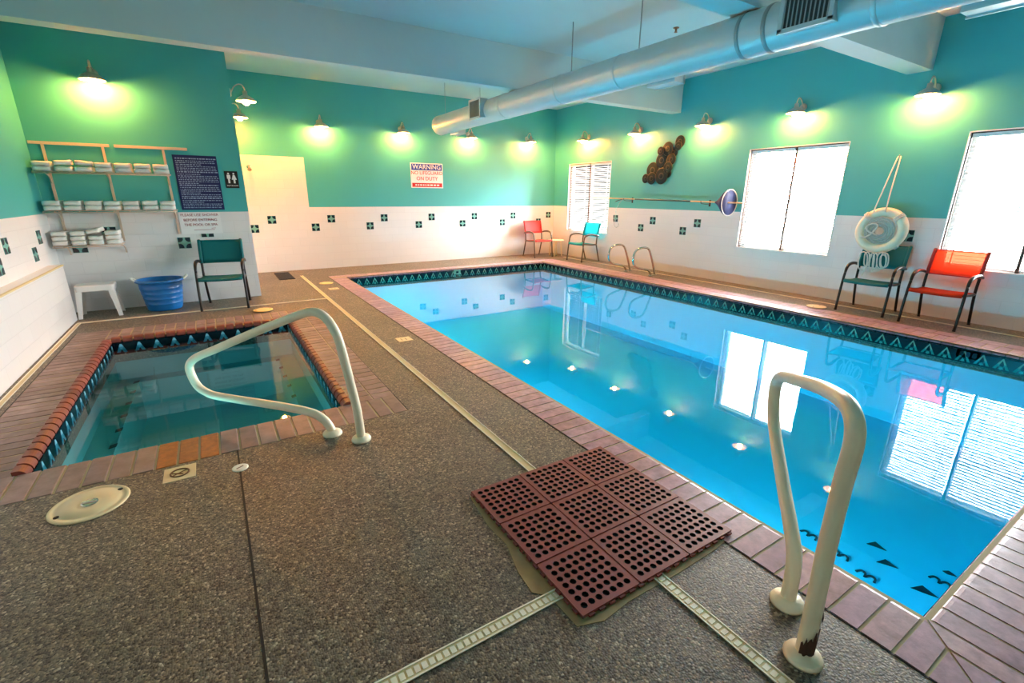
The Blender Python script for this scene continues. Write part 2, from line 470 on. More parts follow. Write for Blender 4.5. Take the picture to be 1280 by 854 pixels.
w = MB()
w.box(XL - .2, XL, YF, YT, ZB, ZC, 'teal'); w.box(XL - .2, XL, YF, YT, -.2, ZB, 'block')
for k in range(6):
    accent(w, -3.15 - 1.17 * k, 1.045, fl_); accent(w, -3.47 - 1.17 * k, .875, fl_)
struct(w, 'wall_left', 'teal wall above white block beside the spa')
w = MB()
w.box(XL, -9.87, YF, -3.1, 0, .69, 'block'); w.box(XL, -9.885, YF, -3.1, .69, .703, 'block'); w.box(-9.885, -9.862, YF, -3.095, .69, .705, 'drain')
struct(w, 'trim_6', 'low white block ledge along the wall beside the spa')

w = MB(); w.box(XL - .2, .2, YF - .2, YF, -.2, ZB, 'block'); w.box(XL - .2, .2, YF - .2, YF, ZB, ZC, 'teal')
struct(w, 'wall_front', 'teal and white wall opposite the shower bay')

w = MB(); w.box(XL - .2, .2, YF - .2, .2, ZC, ZC + .15, 'ceil'); struct(w, 'ceiling', 'white painted ceiling')
w = MB(); w.box(XL, 0, -4.08, -3.86, 3.148, ZC, 'ceil'); struct(w, 'ceiling_beam', 'white ceiling beam crossing above the towel wall')
w = MB(); w.box(XL, 0, -8.06, -7.78, 3.143, ZC, 'ceil'); struct(w, 'ceiling_beam', 'white ceiling beam ending above the middle of the window wall')

# ------------------------------------------------------------------ windows and blinds
def slats(y0, y1, z0, z1, pitch, tilt, x, mat):
    b = MB(); z = z0
    while z < z1:
        b.obox((x, (y0 + y1) / 2, z), (0, 1, 0), (math.sin(R(tilt)), 0, math.cos(R(tilt))), y1 - y0, .05, .0022, mat)
        z += pitch
    return b

names = ['far window by the turquoise chair', 'window between the pole and the life ring', 'window behind the orange chair']
for i, (ya, yb) in enumerate(WINS):
    wd = MB()
    # white reveal lining and sill
    wd.box(-.004, .19, ya - .012, ya, WZ0, WZ1, 'wframe'); wd.box(-.004, .19, yb, yb + .012, WZ0, WZ1, 'wframe')
    wd.box(-.004, .19, yb, ya, WZ1 - .012, WZ1, 'wframe'); wd.box(-.012, .19, yb, ya, WZ0, WZ0 + .02, 'wframe')
    o = struct(wd, 'window_%d' % (i + 1), 'white ' + names[i])
    fm = MB(); ym = (ya + yb) / 2; x0, x1 = .135, .175
    for a, b in ((ya - .012, ya - .06), (yb + .06, yb + .012)): fm.box(x0, x1, b, a, WZ0 + .02, WZ1 - .012, 'wframe')
    fm.box(x0, x1, yb + .012, ya - .012, WZ0 + .02, WZ0 + .07, 'wframe'); fm.box(x0, x1, yb + .012, ya - .012, WZ1 - .06, WZ1 - .012, 'wframe')
    fm.build('window_frame', o)
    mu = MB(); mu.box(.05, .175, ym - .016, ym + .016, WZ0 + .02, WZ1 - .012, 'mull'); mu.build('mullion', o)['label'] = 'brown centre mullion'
    sc_ = MB()  # brown strips standing in for the dark shade line around the blinds
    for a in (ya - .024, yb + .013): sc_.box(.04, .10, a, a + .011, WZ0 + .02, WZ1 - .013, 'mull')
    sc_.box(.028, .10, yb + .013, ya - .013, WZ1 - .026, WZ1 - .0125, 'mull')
    sc_.build('blind_shade_line', o)['label'] = 'brown strips drawn as the shade line around the blinds'
    gl = MB(); gl.box(.153, .157, yb + .05, ya - .05, WZ0 + .06, WZ1 - .05, 'glass'); gl.build('pane', o)
    for j, (p, q) in enumerate(((ym + .026, ya - .03), (yb + .03, ym - .026))):
        side = 'inner half' if j == 0 else 'outer half'
        t = thing('window_blind', 'white slatted blind, %s, %s' % (side, names[i]), 'blind', group='white slat window blinds')
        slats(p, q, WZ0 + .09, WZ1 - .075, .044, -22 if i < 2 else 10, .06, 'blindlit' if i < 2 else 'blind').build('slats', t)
        h = MB(); h.box(.03, .09, p, q, WZ1 - .07, WZ1 - .027, 'blind'); h.build('head_rail', t)
        h = MB(); h.box(.038, .082, p, q, WZ0 + .04, WZ0 + .056, 'blind'); h.build('bottom_rail', t)
        h = MB()
        for yy in (p + .12, q - .12): h.box(.034, .0365, yy - .006, yy + .006, WZ0 + .05, WZ1 - .05, 'blind')
        h.build('ladder_tape', t)
# ------------------------------------------------------------------ pool and spa shells
def basin(x0, x1, y0, y1, zb, mat, name, label, bench=None):
    b = MB(); k = b.mi(mat); t = .15
    b.box(x0 - t, x0, y0 - t, y1 + t, zb - t, -.05, mat); b.box(x1, x1 + t, y0 - t, y1 + t, zb - t, -.05, mat)
    b.box(x0, x1, y0 - t, y0, zb - t, -.05, mat); b.box(x0, x1, y1, y1 + t, zb - t, -.05, mat)
    b.box(x0, x1, y0, y1, zb - t, zb, mat)
    if bench:
        wd, bz = bench
        b.box(x0, x0 + wd, y0, y1, zb, bz, mat); b.box(x1 - wd, x1, y0, y1, zb, bz, mat)
        b.box(x0 + wd, x1 - wd, y0, y0 + wd, zb, bz, mat); b.box(x0 + wd, x1 - wd, y1 - wd, y1, zb, bz, mat)
    o = b.build(name); o['kind'] = 'structure'; o['label'] = label
    return o
pool = basin(PL - .01, PR + .01, PN - .01, PF + .01, -1.15, 'plaster', 'pool_basin', 'pale blue plaster pool shell')
spa = basin(SL - .01, SR + .01, SN - .01, SF + .01, -.9, 'spaplaster', 'spa_basin', 'teal plaster spa shell with bench', (.19, -.46))

def band(x0, x1, y0, y1, z0, z1, pitch, bg, tri, name, parent, spa_style):
    b = MB(); th = .012
    b.box(x0 - .02, x0 + th, y0 - .02, y1 + .02, z0, z1, bg); b.box(x1 - th, x1 + .02, y0 - .02, y1 + .02, z0, z1, bg)
    b.box(x0, x1, y0 - .02, y0 + th, z0, z1, bg); b.box(x0, x1, y1 - th, y1 + .02, z0, z1, bg)
    def motif(u, f):
        h = pitch * .42; zb = z0 + .018; zt = z1 - .022
        if spa_style:
            b.prism([(u - h * .72, zb), (u + h * .72, zb), (u + h * .12, zt), (u - h * .12, zt)], th, th + .003, tri, f)
            b.prism([(u - h * .3, zb - .004), (u + h * .3, zb - .004), (u, zb + .03)], th + .002, th + .005, bg, f)
        else:
            t = .017
            b.prism([(u - h, zb), (u - h + t * 1.6, zb), (u, zt - t * 1.3), (u, zt)], th, th + .002, tri, f)
            b.prism([(u + h, zb), (u, zt), (u, zt - t * 1.3), (u + h - t * 1.6, zb)], th, th + .002, tri, f)
            b.prism([(u - h * .35, zb), (u + h * .35, zb), (u, zb + .035)], th, th + .002, tri, f)
    n = int((x1 - x0) / pitch)
    for i in range(n):
        u = x0 + (x1 - x0) * (i + .5) / n
        motif(u, lambda a, z, d: (a, y1 - d, z)); motif(u, lambda a, z, d: (a, y0 + d, z))
    n = int((y1 - y0) / pitch)
    for i in range(n):
        u = y0 + (y1 - y0) * (i + .5) / n
        motif(u, lambda a, z, d: (x0 + d, a, z)); motif(u, lambda a, z, d: (x1 - d, a, z))
    return b.build(name, parent)
band(PL, PR, PN, PF, -.19, -.03, .155, 'greentile', 'chev', 'waterline_tile', pool, False)['label'] = 'dark green waterline tiles with pale chevrons'
band(SL, SR, SN, SF, -.155, -.02, .155, 'navytile', 'spachev', 'waterline_tile', spa, True)['label'] = 'navy waterline tiles with pale blue peaks'
d = MB(); d.box(-3.81, -3.65, PF - .02, PF - .008, -.125, -.035, 'chev'); d.box(-3.76, -3.7, PF - .022, PF - .019, -.1, -.06, 'greentile')
d.build('depth_tile', pool)['label'] = 'pale depth tile in the far waterline'
d = MB(); d.box(PR + .008 - .02, PR - .009, -9.60, -9.40, -.135, -.04, 'chev')
for yy in (-9.555, -9.50, -9.445): d.box(PR - .016, PR - .0115, yy - .016, yy + .016, -.115, -.06, 'greentile')
d.build('depth_tile', pool)['label'] = 'pale green depth tile in the waterline before the orange chair'

# dark inlaid figures on the pool floor
m = MB()
zf = -1.15
for pts in ([(-4.091, -9.836), (-4.003, -9.865), (-4.047, -9.96), (-4.066, -9.895)], [(-4.254, -9.971), (-4.163, -9.996), (-4.192, -10.092), (-4.223, -10.026)],
            [(-4.335, -10.217), (-4.237, -10.255), (-4.278, -10.36), (-4.314, -10.28)], [(-3.931, -10.278), (-3.889, -10.303), (-3.913, -10.357), (-3.94, -10.309)]):
    m.prism(pts, zf, zf + .004, 'mosaic')
for x, y in ((-4.381, -9.534), (-4.414, -9.785), (-4.479, -9.995), (-4.079, -10.311)):
    for dy in (-.032, .032):
        m.tube([(x - .03, y + dy - .03, zf + .004), (x + .015, y + dy - .018, zf + .004), (x + .02, y + dy + .012, zf + .004), (x - .02, y + dy + .03, zf + .004)], .009, 'mosaic', 6, 4)
m.build('mosaic_inlay', pool)['label'] = 'dark triangle and fish mosaics on the pool floor'
m = MB()
for k in range(8):
    y = -6.95 + .33 * k
    m.prism([(-9.235, y - .045), (-9.185, y - .02), (-9.185, y + .045), (-9.235, y + .02)], -.46, -.457, 'mosaic')
    m.prism([(-7.80, y - .045), (-7.755, y - .02), (-7.755, y + .045), (-7.80, y + .02)], -.46, -.457, 'mosaic')
m.build('mosaic_inlay', spa)['label'] = 'dark edge marks along the spa bench'

def added_niche_light(x, y, z, label, parent, s):  # unseen lamp added below the coping to brighten the pool water
    t = thing('added_pool_light', label, 'lamp', (x, y, z), group='added underwater fill lamps')
    b = MB(); b.lathe([(.135, .0), (.135, .012), (.11, .016), (.105, .004)], 'steel', axis='x', n=24, close=False); b.build('trim_ring', t)
    b = MB(); b.lathe([(.105, .002), (.08, .010), (.001, .014)], s, axis='x', n=24, close=False); b.build('lens', t)
pool_fill = emit_mat('added pool fill glow', (.7, .9, 1.0), 560)
spa_fill = emit_mat('added spa fill glow', (.8, 1.0, .98), 170)
for y, lab in ((-9.3, 'added underwater fill lamp in the pool wall nearest the grab rail'), (-6.1, 'added underwater fill lamp halfway along the pool wall'), (-2.9, 'added underwater fill lamp in the pool wall toward the back wall')):
    added_niche_light(PL - .008, y, -.58, lab, pool, pool_fill)

t = thing('added_spa_light', 'added round underwater fill lamp in the spa wall nearest the skimmer lid', 'lamp', (-8.5, SN - .008, -.29), group='added underwater fill lamps')  # unseen lamp added to brighten the spa water
b = MB(); b.lathe([(.11, .0), (.11, .012), (.09, .016), (.085, .004)], 'steel', axis='y', n=24, close=False); b.build('trim_ring', t)
b = MB(); b.lathe([(.085, .002), (.06, .010), (.001, .014)], spa_fill, axis='y', n=24, close=False); b.build('lens', t)

def water(x0, x1, y0, y1, z, mat, name, label):
    b = MB(); k = b.mi(mat)
    b.face([b.bm.verts.new(p) for p in ((x0, y0, z), (x1, y0, z), (x1, y1, z), (x0, y1, z))], k)
    o = b.build(name, recalc=False); tag(o, label, 'water', kind='stuff'); return o
water(PL - .005, PR + .005, PN - .005, PF + .005, ZW, 'water', 'pool_water', 'still bright blue water filling the large swimming pool')
water(SL - .005, SR + .005, SN - .005, SF + .005, ZS, 'spawater', 'spa_water', 'still dark teal water filling the small spa')

# ------------------------------------------------------------------ copings
def brick_row(mb, x0, x1, y0, y1, along, pitch, mat, z1=.004, ch=.006, gap=.009, z0=-.045, special=None):
    L = (x1 - x0) if along == 'x' else (y1 - y0)
    n = max(1, round(L / pitch)); p = L / n
    for i in range(n):
        m_ = special(i, n) if special else None
        a = (x0 if along == 'x' else y0) + i * p + gap / 2; b = a + p - gap
        jz = random.uniform(-.0015, .0015)
        if along == 'x': mb.box(a, b, y0, y1, z0, z1 + jz, m_ or mat, ch)
        else: mb.box(x0, x1, a, b, z0, z1 + jz, m_ or mat, ch)

def bullnose(mb, p0, p1, inward, wd, pitch, mat, z1=.004, gap=.012, n=6, drop=.05):
    """row of rounded edge bricks from p0 to p1, rounded towards `inward`"""
    p0, p1, inw = Vector(p0), Vector(p1), Vector(inward); d = p1 - p0; L = d.length; d.normalize()
    c = round(L / pitch); p = L / c; k = mb.mi(mat)
    prof = [(-wd, -drop), (-wd, z1)] + [(-.035 + .047 * math.sin(a), z1 - .047 + .047 * math.cos(a)) for a in [i * PI / 2 / n for i in range(n + 1)]] + [(.012, -drop)]
    for i in range(c):
        s0, s1 = i * p + gap / 2, (i + 1) * p - gap / 2
        rr = [[mb.bm.verts.new(p0 + d * s + inw * u + Vector((0, 0, z))) for u, z in prof] for s in (s0, s1)]
        q = len(prof)
        for j in range(q): mb.face([rr[0][j], rr[0][(j + 1) % q], rr[1][(j + 1) % q], rr[1][j]], k)
        mb.face(rr[0][::-1], k); mb.face(rr[1], k)

CW = .285
c = MB()
c.box(PL - CW, PL, PN - CW, PF + CW, -.05, .0005, 'grout'); c.box(PR, PR + .5, PN - CW, PF + CW, -.05, .0005, 'grout')
c.box(PL, PR, PF, PF + CW, -.05, .0005, 'grout'); c.box(PL, PR, PN - CW - .2, PN, -.05, .0005, 'grout')
c.box(PL - CW, PL, PN - CW - .2, PN - CW, -.05, .0005, 'grout')
c.build('coping_grout', pool)
c = MB()
pit = .1062
bullnose(c, (PL, PN, 0), (PL, PF, 0), (1, 0, 0), CW, pit, 'coping')
bullnose(c, (PL, PN, 0), (PR, PN, 0), (0, 1, 0), CW + .02, .113, 'coping'); brick_row(c, PL + .01, PR + .1, PN - .6, PN - CW - .03, 'x', .2, 'coping')
bullnose(c, (PL, PF, 0), (PR, PF, 0), (0, -1, 0), .09, pit, 'coping'); brick_row(c, PL - CW, PR + .5, PF + .1, PF + CW, 'x', pit, 'coping')
bullnose(c, (PR, PN, 0), (PR, PF, 0), (-1, 0, 0), .09, pit, 'coping'); brick_row(c, PR + .092, PR + .29, PN - .1, PF + .09, 'y', pit, 'coping')
brick_row(c, PR + .3, PR + .49, PN - .1, PF + .09, 'y', .21, 'coping')
# mitred corner by the grab rail
g = .006; q = .098
for k in range(3):
    a, b_ = k * q, min((k + 1) * q, CW)
    c.prism([(PL - CW, PN - a - g), (PL - a - 2 * g, PN - a - g), (PL - b_, PN - b_ + g), (PL - CW, PN - b_ + g)], -.04, .004, 'coping')
    c.prism([(PL - a - g, PN - CW), (PL - a - g, PN - a - 2 * g), (PL - b_ + g, PN - b_), (PL - b_ + g, PN - CW)], -.04, .004, 'coping')
c.build('coping', pool)['label'] = 'mauve brick coping with rounded edge around the pool'

c = MB()
sl, sn, sr, sf = SL - .37, SN - .325, SR + .395, SF + .56
c.box(sl, SL, sn, sf, -.05, .0005, 'grout'); c.box(SR, sr, sn, sf, -.05, .0005, 'grout')
c.box(SL, SR, SF, sf, -.05, .0005, 'grout'); c.box(SL, SR, sn, SN, -.05, .0005, 'grout')
c.build('coping_grout', spa)
c = MB()
bullnose(c, (SL, SN, 0), (SL, SF, 0), (1, 0, 0), .055, .1, 'red', z1=.028, gap=.018, drop=.03); bullnose(c, (SL, SF, 0), (SR, SF, 0), (0, -1, 0), .075, .1, 'red', z1=.028, gap=.018, drop=.03)
bullnose(c, (SR, SN, 0), (SR, SF, 0), (-1, 0, 0), .055, .1, 'red', z1=.026, gap=.018, drop=.03)
brick_row(c, sl, SL - .06, SN - .0, sf, 'y', .105, 'spacope'); brick_row(c, SR + .06, SR + .225, SN, sf, 'y', .105, 'spacope'); brick_row(c, SR + .23, sr, SN, sf, 'y', .105, 'spacope')
brick_row(c, SL - .055, SR + .055, SF + .08, SF + .30, 'x', .105, 'spacope'); brick_row(c, SL - .055, SR + .055, SF + .31, sf, 'x', .105, 'spacope')
brick_row(c, sl, sr, sn, SN + .012, 'x', .1085, 'spacope', special=lambda i, n: 'rust' if i in (9, 10, 11) else None)
c.build('coping', spa)['label'] = 'brown brick coping with red rounded edge around the spa'

# ------------------------------------------------------------------ rubber mat
def rubber_mat():
    t = thing('rubber_mat', 'brick red perforated rubber mat of nine panels lying on the deck beside the pool', 'mat', (-7.272, -9.953, 0.0065))
    b = MB(); P = .312; n = 7; th = .014
    kr, kb = b.mi('matred'), b.mi('black')  # hole sides and bottoms coloured black in place of the shade inside
    for I in range(3):
        for J in range(3):
            ox, oy = I * P + .004, J * P + .004; S = P - .008
            rim = .017; cs = (S - 2 * rim) / n
            b.box(ox, ox + S, oy, oy + rim, 0, th, 'matred'); b.box(ox, ox + S, oy + S - rim, oy + S, 0, th, 'matred')
            b.box(ox, ox + rim, oy + rim, oy + S - rim, 0, th, 'matred'); b.box(ox + S - rim, ox + S, oy + rim, oy + S - rim, 0, th, 'matred')
            for i in range(n):
                for j in range(n):
                    cx, cy = ox + rim + (i + .5) * cs, oy + rim + (j + .5) * cs; h = cs / 2; r = .0148
                    sq = [(h, 0), (h, h), (0, h), (-h, h), (-h, 0), (-h, -h), (0, -h), (h, -h)]
                    o_ = [b.bm.verts.new((cx + x, cy + y, th)) for x, y in sq]
                    i_ = [b.bm.verts.new((cx + r * math.cos(a * PI / 4), cy + r * math.sin(a * PI / 4), th)) for a in range(8)]
                    d_ = [b.bm.verts.new((cx + r * math.cos(a * PI / 4), cy + r * math.sin(a * PI / 4), .002)) for a in range(8)]
                    for a in range(8):
                        e = (a + 1) % 8
                        b.face([o_[a], o_[e], i_[e], i_[a]], kr); b.face([i_[a], i_[e], d_[e], d_[a]], kb)
                    b.face(d_, kb)
    b.build('perforated_panel', t, recalc=False)
    e = MB()
    for I in range(3):
        for J in range(3):
            if I < 2: e.box((I + 1) * P - .005, (I + 1) * P + .005, J * P + .01, (J + 1) * P - .01, 0, .009, 'matred')
            if J < 2: e.box(I * P + .01, (I + 1) * P - .01, (J + 1) * P - .005, (J + 1) * P + .005, 0, .009, 'matred')
    # interlocking teeth on two outer edges
    for k in range(17):
        a = .03 + k * .054
        e.box(-.006, .004, a, a + .028, 0, .009, 'matred'); e.box(a, a + .028, -.006, .004, 0, .009, 'matred')
    e.build('connector_strip', t)
rubber_mat()

# ------------------------------------------------------------------ rails
def flange(mb, c, r=.062):
    mb.lathe([(r, 0), (r * 1.02, .008), (r * .93, .02), (r * .6, .03), (r * .42, .034)], 'cream', c, n=28)

def figure4(name, label, B, A, prof, r, off):
    """bent rail in the upright plane through its two feet"""
    B, A = Vector((*B, 0)), Vector((*A, 0)); d = (A - B).normalized()
    t = thing(name, label, 'rail', tuple(B)); 
    pts = [(d.x * s, d.y * s, z + .001) for s, z in prof]
    b = MB(); b.tube(pts, r, 'cream', 16, 5); b.build('bent_tube', t)
    fl = MB(); flange(fl, (0, 0, .001)); fl.build('floor_flange', t)
    fl = MB(); flange(fl, (d.x * off, d.y * off, .001)); fl.build('floor_flange', t)
    return t, d
t, d = figure4('grab_rail', 'cream bent grab rail with rust at its foot, standing beside the pool corner', (-6.706, -10.474), (-6.513, -10.311),
        [(0, 0), (.005, .2), (.02, .45), (.02, .70), (.012, .82), (.03, .885), (.09, .918), (.19, .915), (.40, .872), (.80, .757), (.93, .712), (.995, .655), (.99, .575), (.90, .472), (.60, .34), (.40, .268), (.29, .215), (.252, .14), (.245, 0)], .0278, .245)
b = MB()
def blotch(mb, z0, z1, a0, a1, seed, r=.0352):
    rnd = random.Random(seed); k = mb.mi('rust2'); n = 22
    lo, hi = [], []
    for i in range(n + 1):
        a = a0 + (a1 - a0) * i / n; q = math.sin(PI * i / n) * .5 + .5
        lo.append(mb.bm.verts.new((r * math.cos(a), r * math.sin(a), z0 + rnd.uniform(0, .012))))
        hi.append(mb.bm.verts.new((r * math.cos(a), r * math.sin(a), z0 + (z1 - z0) * q * rnd.uniform(.55, 1))))
    for i in range(n): mb.face([lo[i], lo[i + 1], hi[i + 1], hi[i]], k)
blotch(b, .032, .16, R(-190), R(10), 3, .0298); blotch(b, .165, .215, R(-85), R(-25), 5, .0305); blotch(b, .14, .19, R(-20), R(25), 8, .0302)
b.build('rust_patch', t)['label'] = 'brown rust where the paint has flaked'
figure4('grab_rail', 'cream bent grab rail reaching over the spa corner', (-7.613, -8.108), (-7.758, -7.93),
        [(0, 0), (.01, .2), (.043, .40), (.091, .655), (.13, .755), (.19, .825), (.28, .848), (.41, .808), (.764, .669), (1.16, .503), (1.36, .42), (1.45, .355), (1.462, .285), (1.42, .19), (1.34, .147), (1.21, .131), (.66, .141), (.40, .136), (.30, .105), (.245, .05), (.23, 0)], .0285, .23)

for yy, lab in ((-3.68, 'stainless steel pool ladder rail at the window-side coping, the one closer to the corner chairs'), (-4.37, 'stainless steel pool ladder rail at the window-side coping, the one closer to the life ring')):
    t = thing('ladder_rail', lab, 'rail', (-.66, yy, 0), group='steel ladder rails across the pool')
    pr = [(0.02, 0), (-.02, .12), (-.10, .32), (-.19, .50), (-.26, .56), (-.36, .575), (-.50, .56), (-.60, .50), (-.635, .40), (-.62, .28), (-.54, .205), (-.36, .155), (-.20, .12), (-.125, .06), (-.11, 0)]
    b = MB(); b.tube([(x, 0, z + .013) for x, z in pr], .021, 'steel', 12, 5); b.build('bent_tube', t)
    b = MB(); b.lathe([(.045, .0125), (.045, .02), (.03, .028)], 'steel', (.02, 0, 0), n=16); b.build('floor_flange', t)
    b = MB(); b.lathe([(.045, .0125), (.045, .02), (.03, .028)], 'steel', (-.11, 0, 0), n=16); b.build('floor_flange', t)

# ------------------------------------------------------------------ chairs
def make_chair(label, loc, rz, sling, fr='frame', sleeve=None):
    """stacking sling chair, faces local -y"""
    t = thing('sling_chair', label, 'chair', loc, rz, 'poolside sling chairs')
    r = .0165
    for s in (-1, 1):
        lg = MB(); lg.tube([(s * .285, -.285, .012), (s * .285, -.265, .22), (s * .283, -.245, .42), (s * .28, -.225, .54)], r, fr, 10, 3)
        lo = lg.build('front_leg', t)
        cp = MB(); cp.lathe([(.017, 0), (.017, .02)], 'black', (s * .285, -.286, 0), n=12); cp.build('foot_cap', lo)
        ar = MB(); ar.tube([(s * .28, -.225, .54), (s * .28, -.205, .60), (s * .282, -.15, .638), (s * .285, -.04, .655), (s * .285, .10, .645), (s * .282, .205, .622), (s * .28, .24, .612)], lambda u: r * (1 + .35 * math.sin(PI * min(1, u * 1.1))), fr, 10, 4)
        ar.build('armrest', t)
        rl = MB(); rl.tube([(s * .262, .30, .012), (s * .262, .235, .22), (s * .262, .185, .41)], r, fr, 10, 3)
        ro = rl.build('rear_leg', t)
        cp = MB(); cp.lathe([(.017, 0), (.017, .02)], 'black', (s * .262, .303, 0), n=12); cp.build('foot_cap', ro)
        bp_ = MB(); bp_.tube([(s * .262, .185, .41), (s * .262, .19, .52), (s * .262, .21, .66), (s * .262, .245, .80), (s * .262, .285, .925)], r, fr, 10, 3)
        bp_.build('back_post', t)
        sr_ = MB(); sr_.tube([(s * .262, -.245, .435), (s * .262, -.10, .42), (s * .262, .05, .408), (s * .262, .187, .41)], r, fr, 10, 3)
        sr_.build('seat_rail', t)
    cb = MB(); cb.tube([(-.283, -.243, .428), (-.15, -.246, .415), (.15, -.246, .415), (.283, -.243, .428)], .0115, fr, 10, 3); cb.build('crossbar', t)
    cb = MB(); cb.tube([(-.262, .19, .40), (.262, .19, .40)], .0115, fr, 10); cb.build('crossbar', t)
    W, st = 10, MB()
    prof = [(-.268, .405), (-.275, .43), (-.25, .452), (-.15, .437), (-.02, .424), (.10, .42), (.175, .424)]
    st.sheet([[((j / W - .5) * .53, y, z - .022 * (1 - (2 * j / W - 1) ** 2) * (1 if 1 < i < 6 else .3)) for j in range(W + 1)] for i, (y, z) in enumerate(prof)], .005, sling)
    st.build('seat', t)
    bk = MB(); zs = [.605, .66, .73, .80, .865, .915]
    def by(z): return .19 + (z - .52) * .24
    bk.sheet([[((j / W - .5) * .535, by(z) + .018 * (1 - (2 * j / W - 1) ** 2) - .004, z) for j in range(W + 1)] for z in zs], .005, sling)
    bo = bk.build('backrest', t)
    for s in (-1, 1):
        sv = MB(); sv.tube([(s * .262, .2, .60), (s * .262, .21, .66), (s * .262, .245, .80), (s * .262, .283, .918)], .0215, sleeve or sling, 10, 3); sv.build('sleeve', bo)
    hm = MB(); hm.tube([((j / W - .5) * .53, by(.605) + .018 * (1 - (2 * j / W - 1) ** 2) - .004, .605) for j in range(W + 1)], .009, sleeve or sling, 8); hm.build('hem', bo)
    hm = MB(); hm.tube([((j / W - .5) * .53, by(.912) + .018 * (1 - (2 * j / W - 1) ** 2) - .004, .912) for j in range(W + 1)], .006, sleeve or sling, 8)
    hm.build('hem', bo)
    return t
make_chair('orange red sling chair standing under the window nearest the pool end', (-.44, -8.885, 0), R(-90), 'seatorange', sleeve='sleeve')
make_chair('teal sling chair beneath the hanging life ring', (-.40, -8.09, 0), R(-86), 'seatteal')
make_chair('teal sling chair beside the blue tub, under the rules board', (-8.20, -3.12, 0), R(-8), 'seatteal')
make_chair('coral red sling chair in the far corner against the back wall', (-.86, -.48, 0), 0, 'seatred', 'frameg')
make_chair('turquoise sling chair under the far window by the ladder', (-.36, -1.77, 0), R(-90), 'seatblue', 'frameg')

# small corner table
t = thing('side_table', 'small cream plastic side table in the far corner between the red and turquoise chairs', 'table', (-.36, -.62, 0))
b = MB(); b.lathe([(.2, .40), (.215, .405), (.215, .425), (.205, .432)], 'cream', n=24); b.build('table_top', t)
for k in range(4):
    a = PI / 4 + k * PI / 2; b = MB(); b.tube([(.17 * math.cos(a), .17 * math.sin(a), 0), (.13 * math.cos(a), .13 * math.sin(a), .405)], .018, 'cream', 8); b.build('leg', t)

# ------------------------------------------------------------------ stool, tub
t = thing('plastic_stool', 'low white plastic stool with splayed legs at the corner under the towel rack', 'stool', (-9.64, -2.93, 0), R(2))
b = MB(); hx, hy = .205, .15
def rr(x, y, r, n=5):
    o_ = []
    for cx, cy, a0 in ((x - r, y - r, 0), (-x + r, y - r, 90), (-x + r, -y + r, 180), (x - r, -y + r, 270)):
        o_ += [(cx + r * math.cos(R(a0 + 90 * i / n)), cy + r * math.sin(R(a0 + 90 * i / n))) for i in range(n + 1)]
    return o_
k = b.mi('cream' if False else 'white'); rings = []
for x, y, z in ((hx * .99, hy * .99, .345), (hx, hy, .40), (hx * .99, hy * .99, .412), (hx * .93, hy * .9, .42), (hx * .85, hy * .8, .418)):
    rings.append([b.bm.verts.new((p, q, z)) for p, q in rr(x, y, .04)])
for A_, B_ in zip(rings, rings[1:]):
    n_ = len(A_)
    for i in range(n_): b.face([A_[i], A_[(i + 1) % n_], B_[(i + 1) % n_], B_[i]], k)
b.face(rings[-1], k)
b.build('seat', t)
for sx in (-1, 1):
    for sy in (-1, 1):
        b = MB(); x0, y0 = sx * .195, sy * .138; x1, y1 = sx * .225, sy * .165; kk = b.mi('white'); a, c_ = [], []
        for dx, dy in ((0, 0), (-sx * .07, 0), (-sx * .07, -sy * .014), (-sx * .014, -sy * .014), (-sx * .014, -sy * .06), (0, -sy * .06)):
            a.append(b.bm.verts.new((x0 + dx, y0 + dy, .38))); c_.append(b.bm.verts.new((x1 + dx * .62, y1 + dy * .62, 0)))
        for i in range(6): b.face([a[i], a[(i + 1) % 6], c_[(i + 1) % 6], c_[i]], kk)
        b.face(a, kk); b.face(c_[::-1], kk); b.build('leg', t)

t = thing('plastic_tub', 'round blue plastic tub with rope handles on the floor by the towel wall', 'tub', (-8.955, -2.90, 0))
b = MB()
pr = [(.0, .004), (.195, .004), (.205, .02), (.212, .06)]
for z in (.10, .17, .24, .31): pr += [(.212 + (z - .06) * .14, z - .008), (.217 + (z - .06) * .14, z), (.213 + (z - .06) * .14, z + .008)]
pr += [(.252, .37), (.258, .39), (.285, .395), (.287, .42), (.262, .424), (.254, .415), (.24, .30), (.205, .04), (0, .03)]
b.lathe(pr, 'tub', n=36, close=False); b.build('body', t)
for s in (-1, 1):
    b = MB(); b.tube([(s * .265, -.06, .405), (s * .305, -.05, .44), (s * .318, 0, .45), (s * .305, .05, .44), (s * .265, .06, .405)], .014, 'rope', 10, 4); b.build('rope_handle', t)

